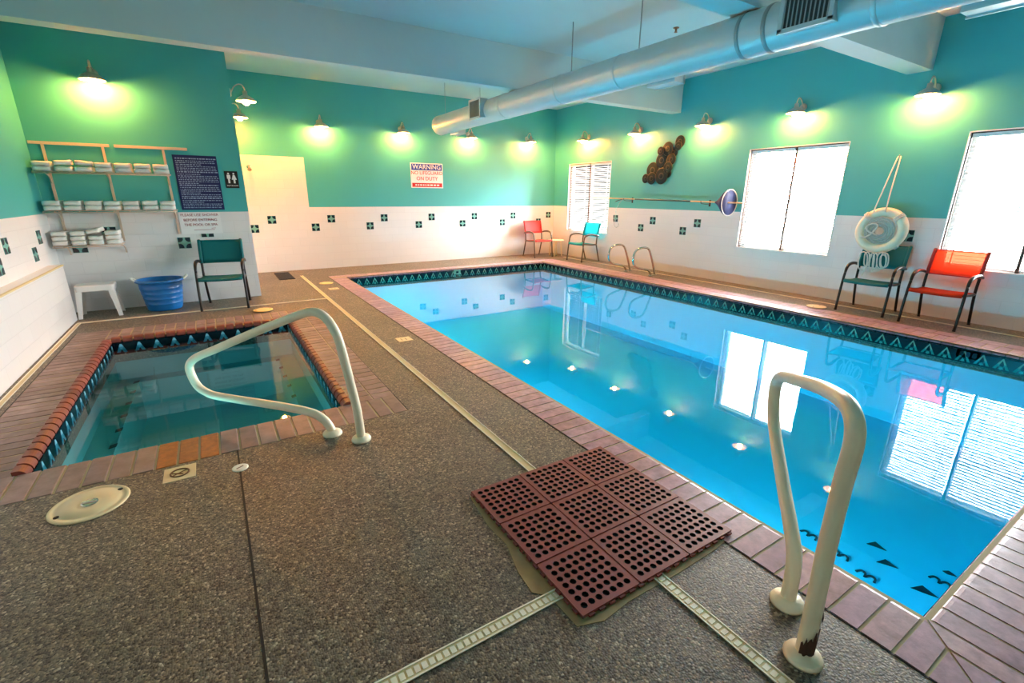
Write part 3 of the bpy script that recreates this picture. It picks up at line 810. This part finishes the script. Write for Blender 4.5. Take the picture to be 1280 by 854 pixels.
# ------------------------------------------------------------------ towel rack and towels
t = thing('towel_rack', 'beige wall mounted rack of three shelves holding white towels on the teal wall', 'rack', (0, YT, 0))
for x0, x1 in ((-9.985, -9.21), (-9.16, -8.36)):
    b = MB(); b.box(x0, x1, -.022, -.001, 2.128, 2.162, 'rack'); b.build('wall_track', t)
for x, z0 in ((-9.86, .93), (-9.28, .93), (-8.64, 1.0)):
    b = MB(); b.box(x - .014, x + .014, -.018, -.001, z0, 2.13, 'rack'); b.build('upright', t)
SHELF = [(1.80, -9.965, -8.60), (1.335, -9.965, -8.60), (.905, -9.965, -9.27)]
for z, x0, x1 in SHELF:
    b = MB()
    for k in range(9): b.tube([(x0, -.035 - k * .031, z), (x1, -.035 - k * .031, z)], .0035, 'rack', 6)
    b.tube([(x0, -.29, z - .018), (x1, -.29, z - .018)], .005, 'rack', 6)
    for k in range(int((x1 - x0) / .17) + 1): b.tube([(x0 + k * .17, -.03, z - .004), (x0 + k * .17, -.285, z - .004), (x0 + k * .17, -.29, z - .018)], .003, 'rack', 6)
    b.build('shelf', t)
    for x in (-9.86, -9.28, -8.64):
        if x > x1 + .02: continue
        b = MB(); b.tube([(x, -.015, z - .13), (x, -.06, z - .06), (x, -.16, z - .025), (x, -.27, z - .012)], .009, 'rack', 8, 3); b.build('bracket', t)

def towel_mesh():
    b = MB(); k = b.mi('towel')
    L, W, H = .13, .105, .056
    prof = []
    for i in range(13):     # folded edge towards the room
        a = -PI / 2 + PI * i / 12
        prof.append((-W - .028 * math.cos(a), H / 2 + H / 2 * math.sin(a)))
    prof += [(W, H), (W, H * .76), (W - .02, H * .75), (W - .02, H * .72), (W, H * .71), (W, H * .3), (W - .02, H * .29), (W - .02, H * .26), (W, H * .25), (W, 0)]
    xs_ = [-L, -L + .006, -L * .5, 0, L * .5, L - .006, L]
    rows = []
    for x in xs_:
        sh = .9 if abs(x) == L else 1
        rows.append([b.bm.verts.new((x, y * sh, H / 2 + (z - H / 2) * sh + .0025 * math.sin(x * 40 + y * 30))) for y, z in prof])
    n_ = len(prof)
    for A_, B_ in zip(rows, rows[1:]):
        for i in range(n_): b.face([A_[i], A_[(i + 1) % n_], B_[(i + 1) % n_], B_[i]], k, True)
    b.face(rows[0][::-1], k); b.face(rows[-1], k)
    return b
tw0 = None
ORD = ['first', 'second', 'third', 'fourth', 'fifth', 'sixth', 'seventh']
for si, (z, x0, x1) in enumerate(SHELF):
    lv = (['lower', 'upper'], ['lower', 'upper'], ['bottom', 'middle', 'top'])[si]
    shn = ('top', 'middle', 'lowest')[si]
    nst = (7, 7, 4)[si]; pw = ((x1 - x0) / nst)
    for i in range(nst):
        for j, l in enumerate(lv):
            if tw0 is None:
                o = towel_mesh().build('folded_towel'); tw0 = o
            else:
                o = tw0.copy(); COL.objects.link(o)
            sx = (pw - .028) / .26 * random.uniform(.97, 1.0)
            o.scale = (sx, 1, random.uniform(.9, 1.0))
            o.location = (x0 + (i + .5) * pw + random.uniform(-.004, .004), YT - .175 - random.uniform(0, .02), z + .010 + j * .0585)
            o.rotation_euler = (0, random.uniform(-.01, .01), random.uniform(-.03, .03))
            if si == 0 and j == 1 and i in (1, 2): o.rotation_euler = (0, R((-4, 5)[i - 1]), R(4)); o.location.z += .014
            if si == 2 and j == 2 and i == 2: o.rotation_euler = (R(3), R(-9), R(-7)); o.location.z += .03
            tag(o, 'white folded towel, %s layer of the %s stack from the corner, %s rack shelf' % (l, ORD[i], shn), 'towel', 'folded towels on the %s rack shelf' % shn)

# ------------------------------------------------------------------ signs
t = thing('warning_sign', 'white warning sign with blue header and red lettering on the teal back wall', 'sign', (-3.745, 0, 1.995))
b = MB(); b.box(-.40, .40, -.008, -.001, -.275, .275, 'signwhite'); b.build('board', t)
fs = lambda x, y, z: (x, -.0095 - z, y)
b = MB(); b.prism([(-.38, .115), (.38, .115), (.38, .255), (-.38, .255)], .007, .0092, 'signblue', lambda x, y, z: (x, -z, y)); b.build('header_band', t)['label'] = 'blue band'
b = MB(); text_into(b, 'WARNING', .145, 'signwhite', fs); 
for v in b.bm.verts: v.co.z += .185
b.build('header_lettering', t)['label'] = 'white word WARNING'
b = MB(); text_into(b, 'NO LIFEGUARD', .112, 'signred', lambda x, y, z: (x, -.0095 - z, y + .055)); b.build('lettering', t)['label'] = 'red words NO LIFEGUARD'
b = MB(); text_into(b, 'ON DUTY', .118, 'signred', lambda x, y, z: (x, -.0095 - z, y - .07))
b.build('lettering', t)['label'] = 'red words ON DUTY'
b = MB(); b.prism([(-.375, -.255), (.375, -.255), (.375, -.165), (-.375, -.165)], .007, .0092, 'signred', lambda x, y, z: (x, -z, y))
rnd = random.Random(4); x = -.30
while x < .30:
    w_ = rnd.uniform(.03, .07); b.prism([(x, -.225), (x + w_, -.225), (x + w_, -.195), (x, -.195)], .0092, .0102, 'signwhite', lambda x, y, z: (x, -z, y)); x += w_ + .022
b.build('footer_band', t)['label'] = 'red band with small white print'

t = thing('rules_board', 'navy pool rules board full of small pale print on the teal wall beside the rack', 'sign', (-8.29, YT, 1.70))
b = MB(); b.box(-.262, .262, -.010, -.001, -.37, .37, 'navy'); b.build('board', t)
b = MB(); rnd = random.Random(11); fz = lambda x, y, z: (x, -z, y)
zz = .325
row = 0
while zz > -.345:
    end = .235 if row % 5 != 3 else rnd.uniform(-.05, .12); x = -.235
    big = row % 7 == 0
    while x < end:
        w_ = rnd.uniform(.008, .034); h_ = .009 if not big else .014
        b.prism([(x, zz - h_ / 2), (x + w_, zz - h_ / 2 + rnd.uniform(-.001, .001)), (x + w_, zz + h_ / 2), (x, zz + h_ / 2)], .009, .0112, 'signtxt', fz)
        x += w_ + rnd.uniform(.006, .012)
    zz -= .0245 if not big else .031; row += 1
b.build('print', t)['label'] = 'pale lines of small print'

t = thing('restroom_sign', 'small black restroom sign with man and woman figures on the teal wall edge', 'sign', (-7.875, YT, 1.755))
b = MB(); b.box(-.085, .085, -.008, -.001, -.118, .118, 'signblack'); b.build('board', t)
b = MB()
for cx, sk in ((-.035, 0), (.033, 1)):
    b.prism([(cx + .013 * math.cos(a * PI / 6), .083 + .013 * math.sin(a * PI / 6)) for a in range(12)], .007, .0095, 'signwhite', fz)
    if sk: b.prism([(cx - .012, .066), (cx + .012, .066), (cx + .032, .0), (cx + .012, .0), (cx + .012, -.05), (cx - .012, -.05), (cx - .012, .0), (cx - .032, .0)], .007, .0095, 'signwhite', fz)
    else: b.prism([(cx - .022, .066), (cx + .022, .066), (cx + .022, .012), (cx + .013, .012), (cx + .012, -.05), (cx - .012, -.05), (cx - .013, .012), (cx - .022, .012)], .007, .0095, 'signwhite', fz)
b.build('pictogram', t)['label'] = 'white man and woman figures'
b = MB(); text_into(b, 'RESTROOM', .028, 'signwhite', lambda x, y, z: (x, -.0095 - z, y - .085), ext=.001); b.build('lettering', t)['label'] = 'white lettering strip'

t = thing('shower_notice', 'white notice with red shower lettering under the navy rules board', 'sign', (-8.355, YT, 1.17))
b = MB(); b.box(-.255, .255, -.007, -.0045, -.178, .125, 'signwhite'); b.build('board', t)
b = MB()
for s_, z in (('PLEASE USE SHOWER', .088), ('BEFORE ENTERING', .018), ('THE POOL OR SPA', -.050)):
    text_into(b, s_, .049, 'darkred', lambda x, y, q, z=z: (x, -.0085 - q, y + z), ext=.001)
b.prism([(-.10, -.125), (.16, -.122), (.16, -.117), (-.10, -.120)], .0065, .009, 'darkred', fz); b.prism([(.12, -.105), (.175, -.10), (.175, -.095), (.12, -.10)], .0065, .009, 'darkred', fz)
b.build('lettering', t)['label'] = 'red lettering in three lines'

# shower head in the white bay
t = thing('shower_fixture', 'small brass shower head poking out at the edge of the white shower bay', 'shower head', (-7.44, 0, 2.06))
b = MB(); b.lathe([(.035, -.001), (.035, -.012), (.012, -.016)], 'steel', axis='y', n=14); b.build('wall_flange', t)
b = MB(); b.tube([(0, -.01, 0), (0, -.07, .01), (.0, -.13, -.02)], .009, 'polet', 8, 3); b.build('arm', t)
b = MB(); b.tube([(0, -.125, -.018), (0, -.165, -.055)], lambda u: .012 + .026 * u, 'polet', 12); b.build('spray_cone', t)

# ------------------------------------------------------------------ wall lamps
def make_lamp(label, loc, rz, group):
    t = thing('wall_lamp', label, 'lamp', loc, rz, group)
    b = MB(); b.lathe([(.055, -.001), (.055, -.012), (.04, -.022), (.012, -.026)], 'shade', (0, 0, .1), 'y', 18); b.build('wall_plate', t)
    b = MB(); b.tube([(0, -.02, .1), (0, -.06, .17), (0, -.115, .215), (0, -.17, .215), (0, -.2, .17), (0, -.2, .12)], .0085, 'shade', 10, 4); b.build('gooseneck', t)
    b = MB()
    prof = [(.018, .14), (.03, .135), (.033, .085), (.06, .07), (.10, .045), (.132, .008), (.135, 0)]
    b.lathe(prof, 'shade', (0, -.2, 0), n=28, close=False); b.lathe([(r * .955, z - .004) for r, z in prof], 'shadein', (0, -.2, 0), n=28, close=False)
    b.build('lamp_shade', t, recalc=False)
    b = MB(); b.lathe([(.001, -.052), (.02, -.048), (.038, -.032), (.045, -.008), (.038, .016), (.022, .035), (.014, .06), (.012, .09)], 'bulb', (0, -.2, 0), n=16); b.build('bulb', t)['label'] = 'lit warm bulb'
    return t
lamps = [
    ('lit silver gooseneck lamp on the teal wall above the towel rack', (-9.205, YT, 2.88), 0),
    ('lit silver lamp on the alcove side wall, closest to the towel wall', (XT, -2.40, 2.86), R(90)),
    ('lit silver lamp on the alcove side wall, farther in toward the shower bay', (XT, -.75, 2.84), R(90)),
    ('lit silver lamp on the back wall, first from the shower bay', (-6.05, 0, 2.86), 0),
    ('lit silver lamp on the back wall, second from the shower bay', (-4.33, 0, 2.86), 0),
    ('lit silver lamp on the back wall below the duct end', (-2.65, 0, 2.86), 0),
    ('lit silver lamp on the back wall beside the far corner', (-.95, 0, 2.87), 0),
    ('lit silver lamp on the window wall above the far window', (0, -1.35, 2.85), R(-90)),
    ('lit silver lamp on the window wall between far window and disc artwork', (0, -3.06, 2.84), R(-90)),
    ('lit silver lamp on the window wall just past the disc artwork', (0, -4.78, 2.82), R(-90)),
    ('lit silver lamp above the window between pole and life ring', (0, -6.475, 2.82), R(-90)),
    ('lit silver lamp on the window wall above the life ring', (0, -8.14, 2.82), R(-90)),
]
L0 = make_lamp(*lamps[0], 'gooseneck wall lamps')
for lab, loc, rz in lamps[1:]:
    c = copy_tree(L0); c.location = loc; c.rotation_euler = (0, 0, rz); c['label'] = lab

# ------------------------------------------------------------------ duct
DX, DZ, DR = -3.80, 2.966, .186
t = thing('air_duct', 'long round white spiral air duct with vents hanging under the ceiling beams', 'duct', (DX, 0, DZ))
b = MB(); b.lathe([(DR, YF + .02), (DR, -1.14)], 'galv', axis='y', n=48, close=False)
y = -1.6
while y > YF: b.lathe([(DR, y - .004), (DR + .0015, y), (DR, y + .004)], 'galv', axis='y', n=48, close=False); y -= .42
b.build('duct_pipe', t)
b = MB(); b.lathe([(DR + .003, -1.15), (DR + .004, -.985), (DR - .01, -.975), (DR * .7, -.965), (0.001, -.96)], 'galv', axis='y', n=48, close=False); b.build('end_cap', t)
for y in (-3.70, -5.21, -6.36, -7.94, -8.19, -9.01, -10.4):
    b = MB(); b.lathe([(DR + .001, y - .02), (DR + .007, y - .016), (DR + .007, y + .016), (DR + .001, y + .02)], 'galvd' if y in (-8.19, -7.94) else 'galv', axis='y', n=48, close=False); b.build('duct_band', t)
def vent(y, side):
    L_, x0, x1 = .40, .10, .245
    z0, z1 = (-.125, .175) if side < 0 else (-.205, .05)
    b = MB(); b.box(min(side * x0, side * x1), max(side * x0, side * x1), y - L_ / 2, y + L_ / 2, z0, z1, 'galv')
    xo = side * x1; a, c_ = sorted((xo, xo + side * .01))
    b.box(a, c_, y - L_ / 2 - .012, y + L_ / 2 + .012, z0 - .012, z0 + .022, 'galv'); b.box(a, c_, y - L_ / 2 - .012, y + L_ / 2 + .012, z1 - .022, z1 + .012, 'galv')
    b.box(a, c_, y - L_ / 2 - .012, y - L_ / 2 + .022, z0, z1, 'galv'); b.box(a, c_, y + L_ / 2 - .022, y + L_ / 2 + .012, z0, z1, 'galv')
    o = b.build('vent_box', t)
    g = MB(); e, h = sorted((xo + side * .001, xo + side * .004)); g.box(e, h, y - L_ / 2 + .02, y + L_ / 2 - .02, z0 + .02, z1 - .02, 'grille')
    for k in range(11):
        yy = y - L_ / 2 + .03 + k * (L_ - .06) / 10; a, c_ = sorted((xo + side * .003, xo + side * .009)); g.box(a, c_, yy - .005, yy + .005, z0 + .02, z1 - .02, 'galvd')
    g.build('grille', o)['label'] = 'dark vent grille'
vent(-3.02, -1); vent(-8.58, -1); vent(-1.45, 1); vent(-6.85, 1); vent(-9.65, 1)
for y, wd in ((-1.27, .004), (-2.77, .004), (-3.775, .007), (-5.36, .007), (-6.58, .007), (-7.90, .016), (-10.4, .007)):
    b = MB()
    top = (3.148 if -4.08 < y < -3.86 or -8.06 < y < -7.78 else ZC) - DZ
    if wd > .01: b.box(-.012, .012, y - wd, y + wd, DR - .002, top, 'galv')
    else: b.tube([(0, y, DR - .002), (0, y, top)], wd, 'galvd', 8)
    b.build('hanger_rod', t)
for x, y, lab in ((-2.5, -5.95, 'small brass sprinkler head on the ceiling behind the duct'),):
    t = thing('ceiling_sprinkler', lab, 'sprinkler', (x, y, ZC))
    b = MB(); b.lathe([(.04, -.001), (.04, -.008), (.015, -.012), (.012, -.04), (.02, -.045)], 'rust', n=14); b.build('escutcheon', t)
    b = MB(); b.lathe([(.022, -.058), (.022, -.055)], 'rust', n=12); b.tube([(0, 0, -.04), (0, 0, -.056)], .004, 'rust', 6); b.build('deflector', t)

# ------------------------------------------------------------------ wall art
t = thing('wall_art', 'dark green metal wall art of overlapping discs on the teal window wall', 'wall art', (0, -3.85, 2.25))
discs = [(755, 185, 64), (742, 240, 46), (600, 260, 72), (505, 278, 46), (675, 318, 56), (520, 405, 82), (665, 405, 62), (635, 515, 62), (385, 530, 88), (290, 640, 52), (395, 645, 66), (550, 625, 88), (620, 590, 50)]
for i, (a, b_, r_) in enumerate(discs):
    px, py = 780 + a / 10.68, 160 + b_ / 10.68
    yw = -4.139 + (850 - px) * .0188; zw = 2.571 - (py - 180) * .01535 - (850 - px) * .0006
    r = r_ / 10.68 * .0195
    d0 = .012 + (i % 4) * .014
    b = MB(); b.lathe([(.001, -d0 - .022), (r * .35, -d0 - .014), (r * .7, -d0 - .008), (r * .93, -d0 - .012), (r, -d0 - .006), (r, -d0), (.001, -d0 + .002)], 'art', (0, yw + 3.85, zw - 2.25), 'x', 24, close=False)
    o = b.build('metal_disc', t)
    b = MB(); b.lathe([(r * .99, -d0 - .004), (r * 1.03, -d0 - .008), (r * .97, -d0 - .013)], 'artb', (0, yw + 3.85, zw - 2.25), 'x', 24, close=False); b.lathe([(r * .3, -d0 - .016), (r * .36, -d0 - .018), (r * .42, -d0 - .0135)], 'artb', (0, yw + 3.85, zw - 2.25), 'x', 20, close=False)
    b.build('bronze_rim', o)
b = MB(); b.tube([(-.008, .33, -.2), (-.008, .12, .0), (-.008, -.1, .25)], .006, 'artb', 6); b.tube([(-.006, -.05, -.2), (-.006, .0, .05)], .006, 'artb', 6); b.build('back_rod', t)

# ------------------------------------------------------------------ poles on hooks
def zp(y): return 1.528 + (-1.866 - y) * -.0184
t = thing('pool_pole', 'tan telescopic pole with blue round float head hung along the window wall', 'pole', (-.26, 0, 0))
b = MB(); b.tube([(0, -1.85, zp(-1.85)), (0, -3.3, zp(-3.3))], .013, 'polet', 10); b.build('pole_tube', t)
b = MB(); b.tube([(0, -3.3, zp(-3.3)), (0, -4.75, zp(-4.75))], .016, 'poled', 10); b.build('grip_sleeve', t)['label'] = 'dark teal sleeve'
b = MB(); b.tube([(0, -4.75, zp(-4.75)), (0, -5.86, zp(-5.86))], .013, 'polet', 10); b.build('pole_tube', t)
b = MB(); b.lathe([(.015, -5.30), (.05, -5.36), (.13, -5.45), (.20, -5.52), (.228, -5.56), (.228, -5.575), (.0, -5.56)], 'bluepad', (0, 0, zp(-5.5)), 'y', 32, close=False); b.build('float_head', t)['label'] = 'blue dished head'
b = MB(); b.lathe([(.218, -5.56), (.232, -5.562), (.236, -5.58), (.218, -5.582)], 'white', (.014, 0, zp(-5.5)), 'y', 32, close=False); b.build('head_rim', t)['label'] = 'white rim'
t = thing('hanging_life_hook', 'thin dark life hook pole with wire crook hung below the tan pole', 'hook', (-.19, 0, 0))
b = MB(); b.tube([(0, -2.62, 1.44), (0, -2.9, 1.505), (0, -3.4, 1.497), (0, -5.15, 1.462)], .010, 'poled', 8, 3); b.build('pole_tube', t)
b = MB(); b.tube([(0, -2.9, 1.505), (.01, -2.78, 1.45), (.02, -2.66, 1.30), (.03, -2.60, 1.12), (.03, -2.59, .95), (.03, -2.64, .87), (.03, -2.72, .88), (.03, -2.75, .96)], .006, 'steel', 8, 4); b.build('crook', t)
for y in (-2.97, -5.0):
    t = thing('pole_hook', 'black wall hook carrying the poles, %s' % ('toward the far window' if y > -4 else 'toward the blue float head'), 'hook', (0, y, zp(y) - .03), group='hooks carrying the poles')
    b = MB(); b.box(-.006, -.001, -.02, .02, -.06, .06, 'frame'); b.build('base_plate', t)
    b = MB(); b.tube([(-.004, 0, -.01), (-.12, 0, -.016), (-.25, 0, -.004), (-.275, 0, .01), (-.28, 0, .04)], .006, 'frame', 8, 3); b.build('arm', t)

# ------------------------------------------------------------------ life ring
t = thing('life_ring', 'ivory life ring with coiled rope hanging from a wall hook above the teal chair', 'life ring', (-.25, -7.995, 1.12))
b = MB(); b.tube([(.03 * math.sin(a), .275 * math.cos(a) * .92, .275 * math.sin(a) * .92) for a in [2 * PI * i / 36 for i in range(36)]], .062, 'ring', 14, 0, closed=True); b.build('ring', t)
for k in range(4):
    a = PI / 4 + k * PI / 2; c = Vector((0, .253 * math.cos(a), .253 * math.sin(a))); tg = Vector((0, -math.sin(a), math.cos(a))); rd = Vector((0, math.cos(a), math.sin(a)))
    b = MB()
    for s in (-1.2, 0, 1.2):
        b.tube([c + tg * (s * .016) + rd * (.065 * math.cos(q)) + Vector((1, 0, 0)) * (.065 * math.sin(q)) for q in [2 * PI * i / 16 for i in range(16)]], .008, 'rope', 6, closed=True)
    b.build('rope_wrap', t)
b = MB(); rnd = random.Random(9)
for k in range(5):
    rr_ = .065 + .028 * k; off = -.02 - .006 * (k % 2)
    b.tube([(off + rnd.uniform(-.006, .006), rr_ * math.cos(a) + .01, rr_ * math.sin(a) - .01) for a in [2 * PI * i / 18 for i in range(18)]], .014, 'ringrope', 7, 0, closed=True)
b.build('coiled_rope', t)['label'] = 'grey rope coiled inside the ring'
b = MB(); b.tube([(-.05, .02, -.06), (-.07, .12, -.02), (-.075, .16, .04), (-.06, .10, .09), (-.055, .03, .06), (-.06, .08, -.04), (-.08, .15, -.10), (-.075, .20, -.09)], .011, 'rope', 7, 4); b.build('loose_rope', t)
t2 = thing('rope_coil', 'white throw rope looped from the wall hook and hanging in coils over the teal chair', 'rope', (-.25, -7.995, 1.12))
b = MB()
b.tube([(.23, .075, .985), (.195, .085, .93), (.04, .11, .5), (-.035, .115, .33), (-.06, .115, .25)], .0085, 'rope', 7, 4)
b.tube([(.23, .055, .985), (.195, .045, .93), (.04, .01, .5), (-.035, -.015, .335), (-.06, -.02, .25)], .0085, 'rope', 7, 4)
b.build('hanging_strand', t2)
for (cy, cz, w_, h_) in ((.095, -.43, .06, .13), (.05, -.40, .035, .10), (-.02, -.44, .03, .13), (-.055, -.42, .028, .11), (-.13, -.40, .06, .11), (-.165, -.39, .05, .10), (-.15, -.41, .04, .09)):
    b = MB(); b.tube([(-.115 - .01 * math.sin(3 * a), cy + w_ * math.sin(a) + .012 * math.cos(a), cz + h_ * math.cos(a)) for a in [2 * PI * i / 16 for i in range(16)]], .0085, 'rope', 7, closed=True)
    b.build('rope_loop', t2)
b = MB(); b.tube([(-.115, .0, -.33), (-.115, .02, -.45), (-.12, .05, -.57), (-.13, .06, -.64)], .009, 'rope', 7, 4); b.build('rope_tail', t2)
b = MB(); b.tube([(.247, .065, .985), (.225, .065, .975), (.205, .065, .985), (.203, .065, 1.005)], .006, 'steel', 8, 3); b.build('wall_hook', t2)

# ------------------------------------------------------------------ lids and plates in the deck
t = thing('skimmer_cover', 'large round ivory skimmer lid in the deck beside the spa', 'lid', (-9.0, -8.055, 0))
b = MB(); b.lathe([(.165, 0), (.168, .004), (.162, .009), (.15, .0095), (.148, .0075), (.13, .0075), (.128, .0095), (.06, .0095), (.05, .0085)], 'lid', n=40); b.build('lid_disc', t)
b = MB(); b.lathe([(.036, .008), (.036, .012), (.028, .012)], 'steel', n=20); b.prism([(-.03, -.006), (.03, -.012), (.03, .006), (-.03, .012)], .012, .0135, 'galvd'); b.build('centre_badge', t)
b = MB()
for s in (-1, 1): b.lathe([(.012, .0076), (.012, .0102)], 'black', (s * .118, s * .068, 0), n=12)
b.build('finger_hole', t)
t = thing('deck_marker', 'square cream depth marker tile with brown pictogram in the deck in front of the spa', 'marker', (-8.615, -7.957, 0))
b = MB(); b.box(-.078, .078, -.082, .082, 0, .004, 'lid', .001); b.build('tile', t)
b = MB(); b.tube([(.045 * math.cos(a), .045 * math.sin(a), .005) for a in [2 * PI * i / 20 for i in range(20)]], .005, 'ink', 6, closed=True); b.obox((0, 0, .005), (1, .7, 0), (0, 0, 1), .08, .008, .002, 'ink'); b.obox((-.01, -.005, .005), (1, -.5, 0), (0, 0, 1), .06, .012, .002, 'ink'); b.build('pictogram', t)['label'] = 'brown circled pictogram'
t = thing('deck_plug', 'small round ivory cap on the black deck joint in front of the spa', 'cap', (-8.315, -8.075, 0))
b = MB(); b.lathe([(.044, 0), (.044, .004), (.036, .006), (.02, .006)], 'drainl', n=20); b.build('cap_disc', t)
b = MB(); b.obox((0, 0, .0065), (1, .6, 0), (0, 0, 1), .04, .007, .002, 'ink'); b.build('slot', t)
for x, y, r, lab, mt in ((-6.60, -1.93, .12, 'round yellowed lid in the deck near the back wall', 'lidy'), (-7.80, -3.745, .125, 'round yellowed lid in the deck between spa and towel chair', 'lidy'), (-.80, -7.61, .13, 'round cream lid in the deck in front of the chairs by the windows', 'lid')):
    t = thing('deck_drain_cover', lab, 'lid', (x, y, .012 if r != .12 else .0), group='round deck lids')
    b = MB(); b.lathe([(r, 0), (r, .005), (r * .92, .008), (r * .5, .008)], mt, n=28); b.build('lid_disc', t)
    b = MB()
    for s in (-1, 1): b.lathe([(.01, .0075), (.01, .0095)], 'ink', (s * r * .7, 0, 0), n=10)
    b.build('screw', t)
for x, y, lab in ((-6.60, -2.56, 'small cream marker plate in the deck beside the far pool corner'), (-6.59, -6.06, 'small cream marker plate in the deck halfway along the pool')):
    t = thing('deck_marker', lab, 'marker', (x, y, 0), group='cream plates along the pool')
    b = MB(); b.box(-.08, .08, -.08, .08, 0, .004, 'lid', .001); b.build('tile', t)
    b = MB(); b.obox((-.03, 0, .0045), (0, 1, 0), (0, 0, 1), .07, .012, .002, 'grout'); b.obox((.02, 0, .0045), (0, 1, 0), (0, 0, 1), .07, .012, .002, 'grout'); b.build('print', t)
t = thing('floor_grate', 'dark drain grate in the floor of the shower bay', 'grate', (-7.15, -.70, 0))
b = MB(); b.box(-.14, .14, -.46, .46, 0, .008, 'black'); b.build('grate_tray', t)
b = MB()
for k in range(15): b.box(-.13, .13, -.44 + k * .062, -.42 + k * .062, .007, .012, 'frame')
b.build('grate_bars', t)

# ------------------------------------------------------------------ daylight
wd = bpy.data.worlds.new('overcast sky'); SC.world = wd; wd.use_nodes = True
bg = wd.node_tree.nodes['Background']
bg.inputs[1].default_value = 90
wn, wl = wd.node_tree.nodes, wd.node_tree.links
tc = wn.new('ShaderNodeTexCoord'); sx_ = wn.new('ShaderNodeSeparateXYZ'); wl.new(tc.outputs['Generated'], sx_.inputs[0])
cr = wn.new('ShaderNodeValToRGB'); mr_ = wn.new('ShaderNodeMapRange'); mr_.inputs['From Min'].default_value = -1; wl.new(sx_.outputs['Z'], mr_.inputs['Value']); wl.new(mr_.outputs['Result'], cr.inputs[0])
cr.color_ramp.elements[0].position = .47; cr.color_ramp.elements[0].color = (.2, .2, .18, 1)
cr.color_ramp.elements[1].position = .53; cr.color_ramp.elements[1].color = (.95, .97, 1.0, 1)
wl.new(cr.outputs[0], bg.inputs[0])
for (ya, yb) in WINS:
    la = bpy.data.lights.new('window_portal', 'AREA'); la.shape = 'RECTANGLE'; la.size = ya - yb; la.size_y = WZ1 - WZ0
    la.cycles.is_portal = True
    o = bpy.data.objects.new('window_portal', la); COL.objects.link(o); o.location = (.19, (ya + yb) / 2, (WZ0 + WZ1) / 2)
    o.rotation_euler = Vector((-1, 0, 0)).to_track_quat('-Z', 'Z').to_euler(); 
# ------------------------------------------------------------------ camera and view
cam = bpy.data.cameras.new('camera'); co = bpy.data.objects.new('camera', cam); COL.objects.link(co)
cam.sensor_width = 36; cam.sensor_fit = 'HORIZONTAL'; cam.lens = 587.16 / 1280 * 36; cam.clip_start = .02
fw = Vector((0.50768828, 0.80915611, -0.29583609)); rt = Vector((0.84808938, -0.52981583, 0.00629175)); up = Vector((0.15164764, 0.25408969, 0.955218))
mt = Matrix.Identity(4)
for i in range(3): mt[i][0] = rt[i]; mt[i][1] = up[i]; mt[i][2] = -fw[i]
mt.translation = Vector((-8.2487, -10.98934, 1.55)); co.matrix_world = mt
SC.camera = co
SC.view_settings.view_transform = 'Standard'; SC.view_settings.look = 'None'; SC.view_settings.gamma = 1
SC.view_settings.use_curve_mapping = False; SC.view_settings.exposure = .36
SC.cycles.use_denoising = True
SC.cycles.max_bounces = 10; SC.cycles.diffuse_bounces = 6; SC.cycles.glossy_bounces = 4; SC.cycles.transparent_max_bounces = 12
SC.cycles.caustics_reflective = False; SC.cycles.caustics_refractive = False
SC.cycles.sample_clamp_indirect = 12
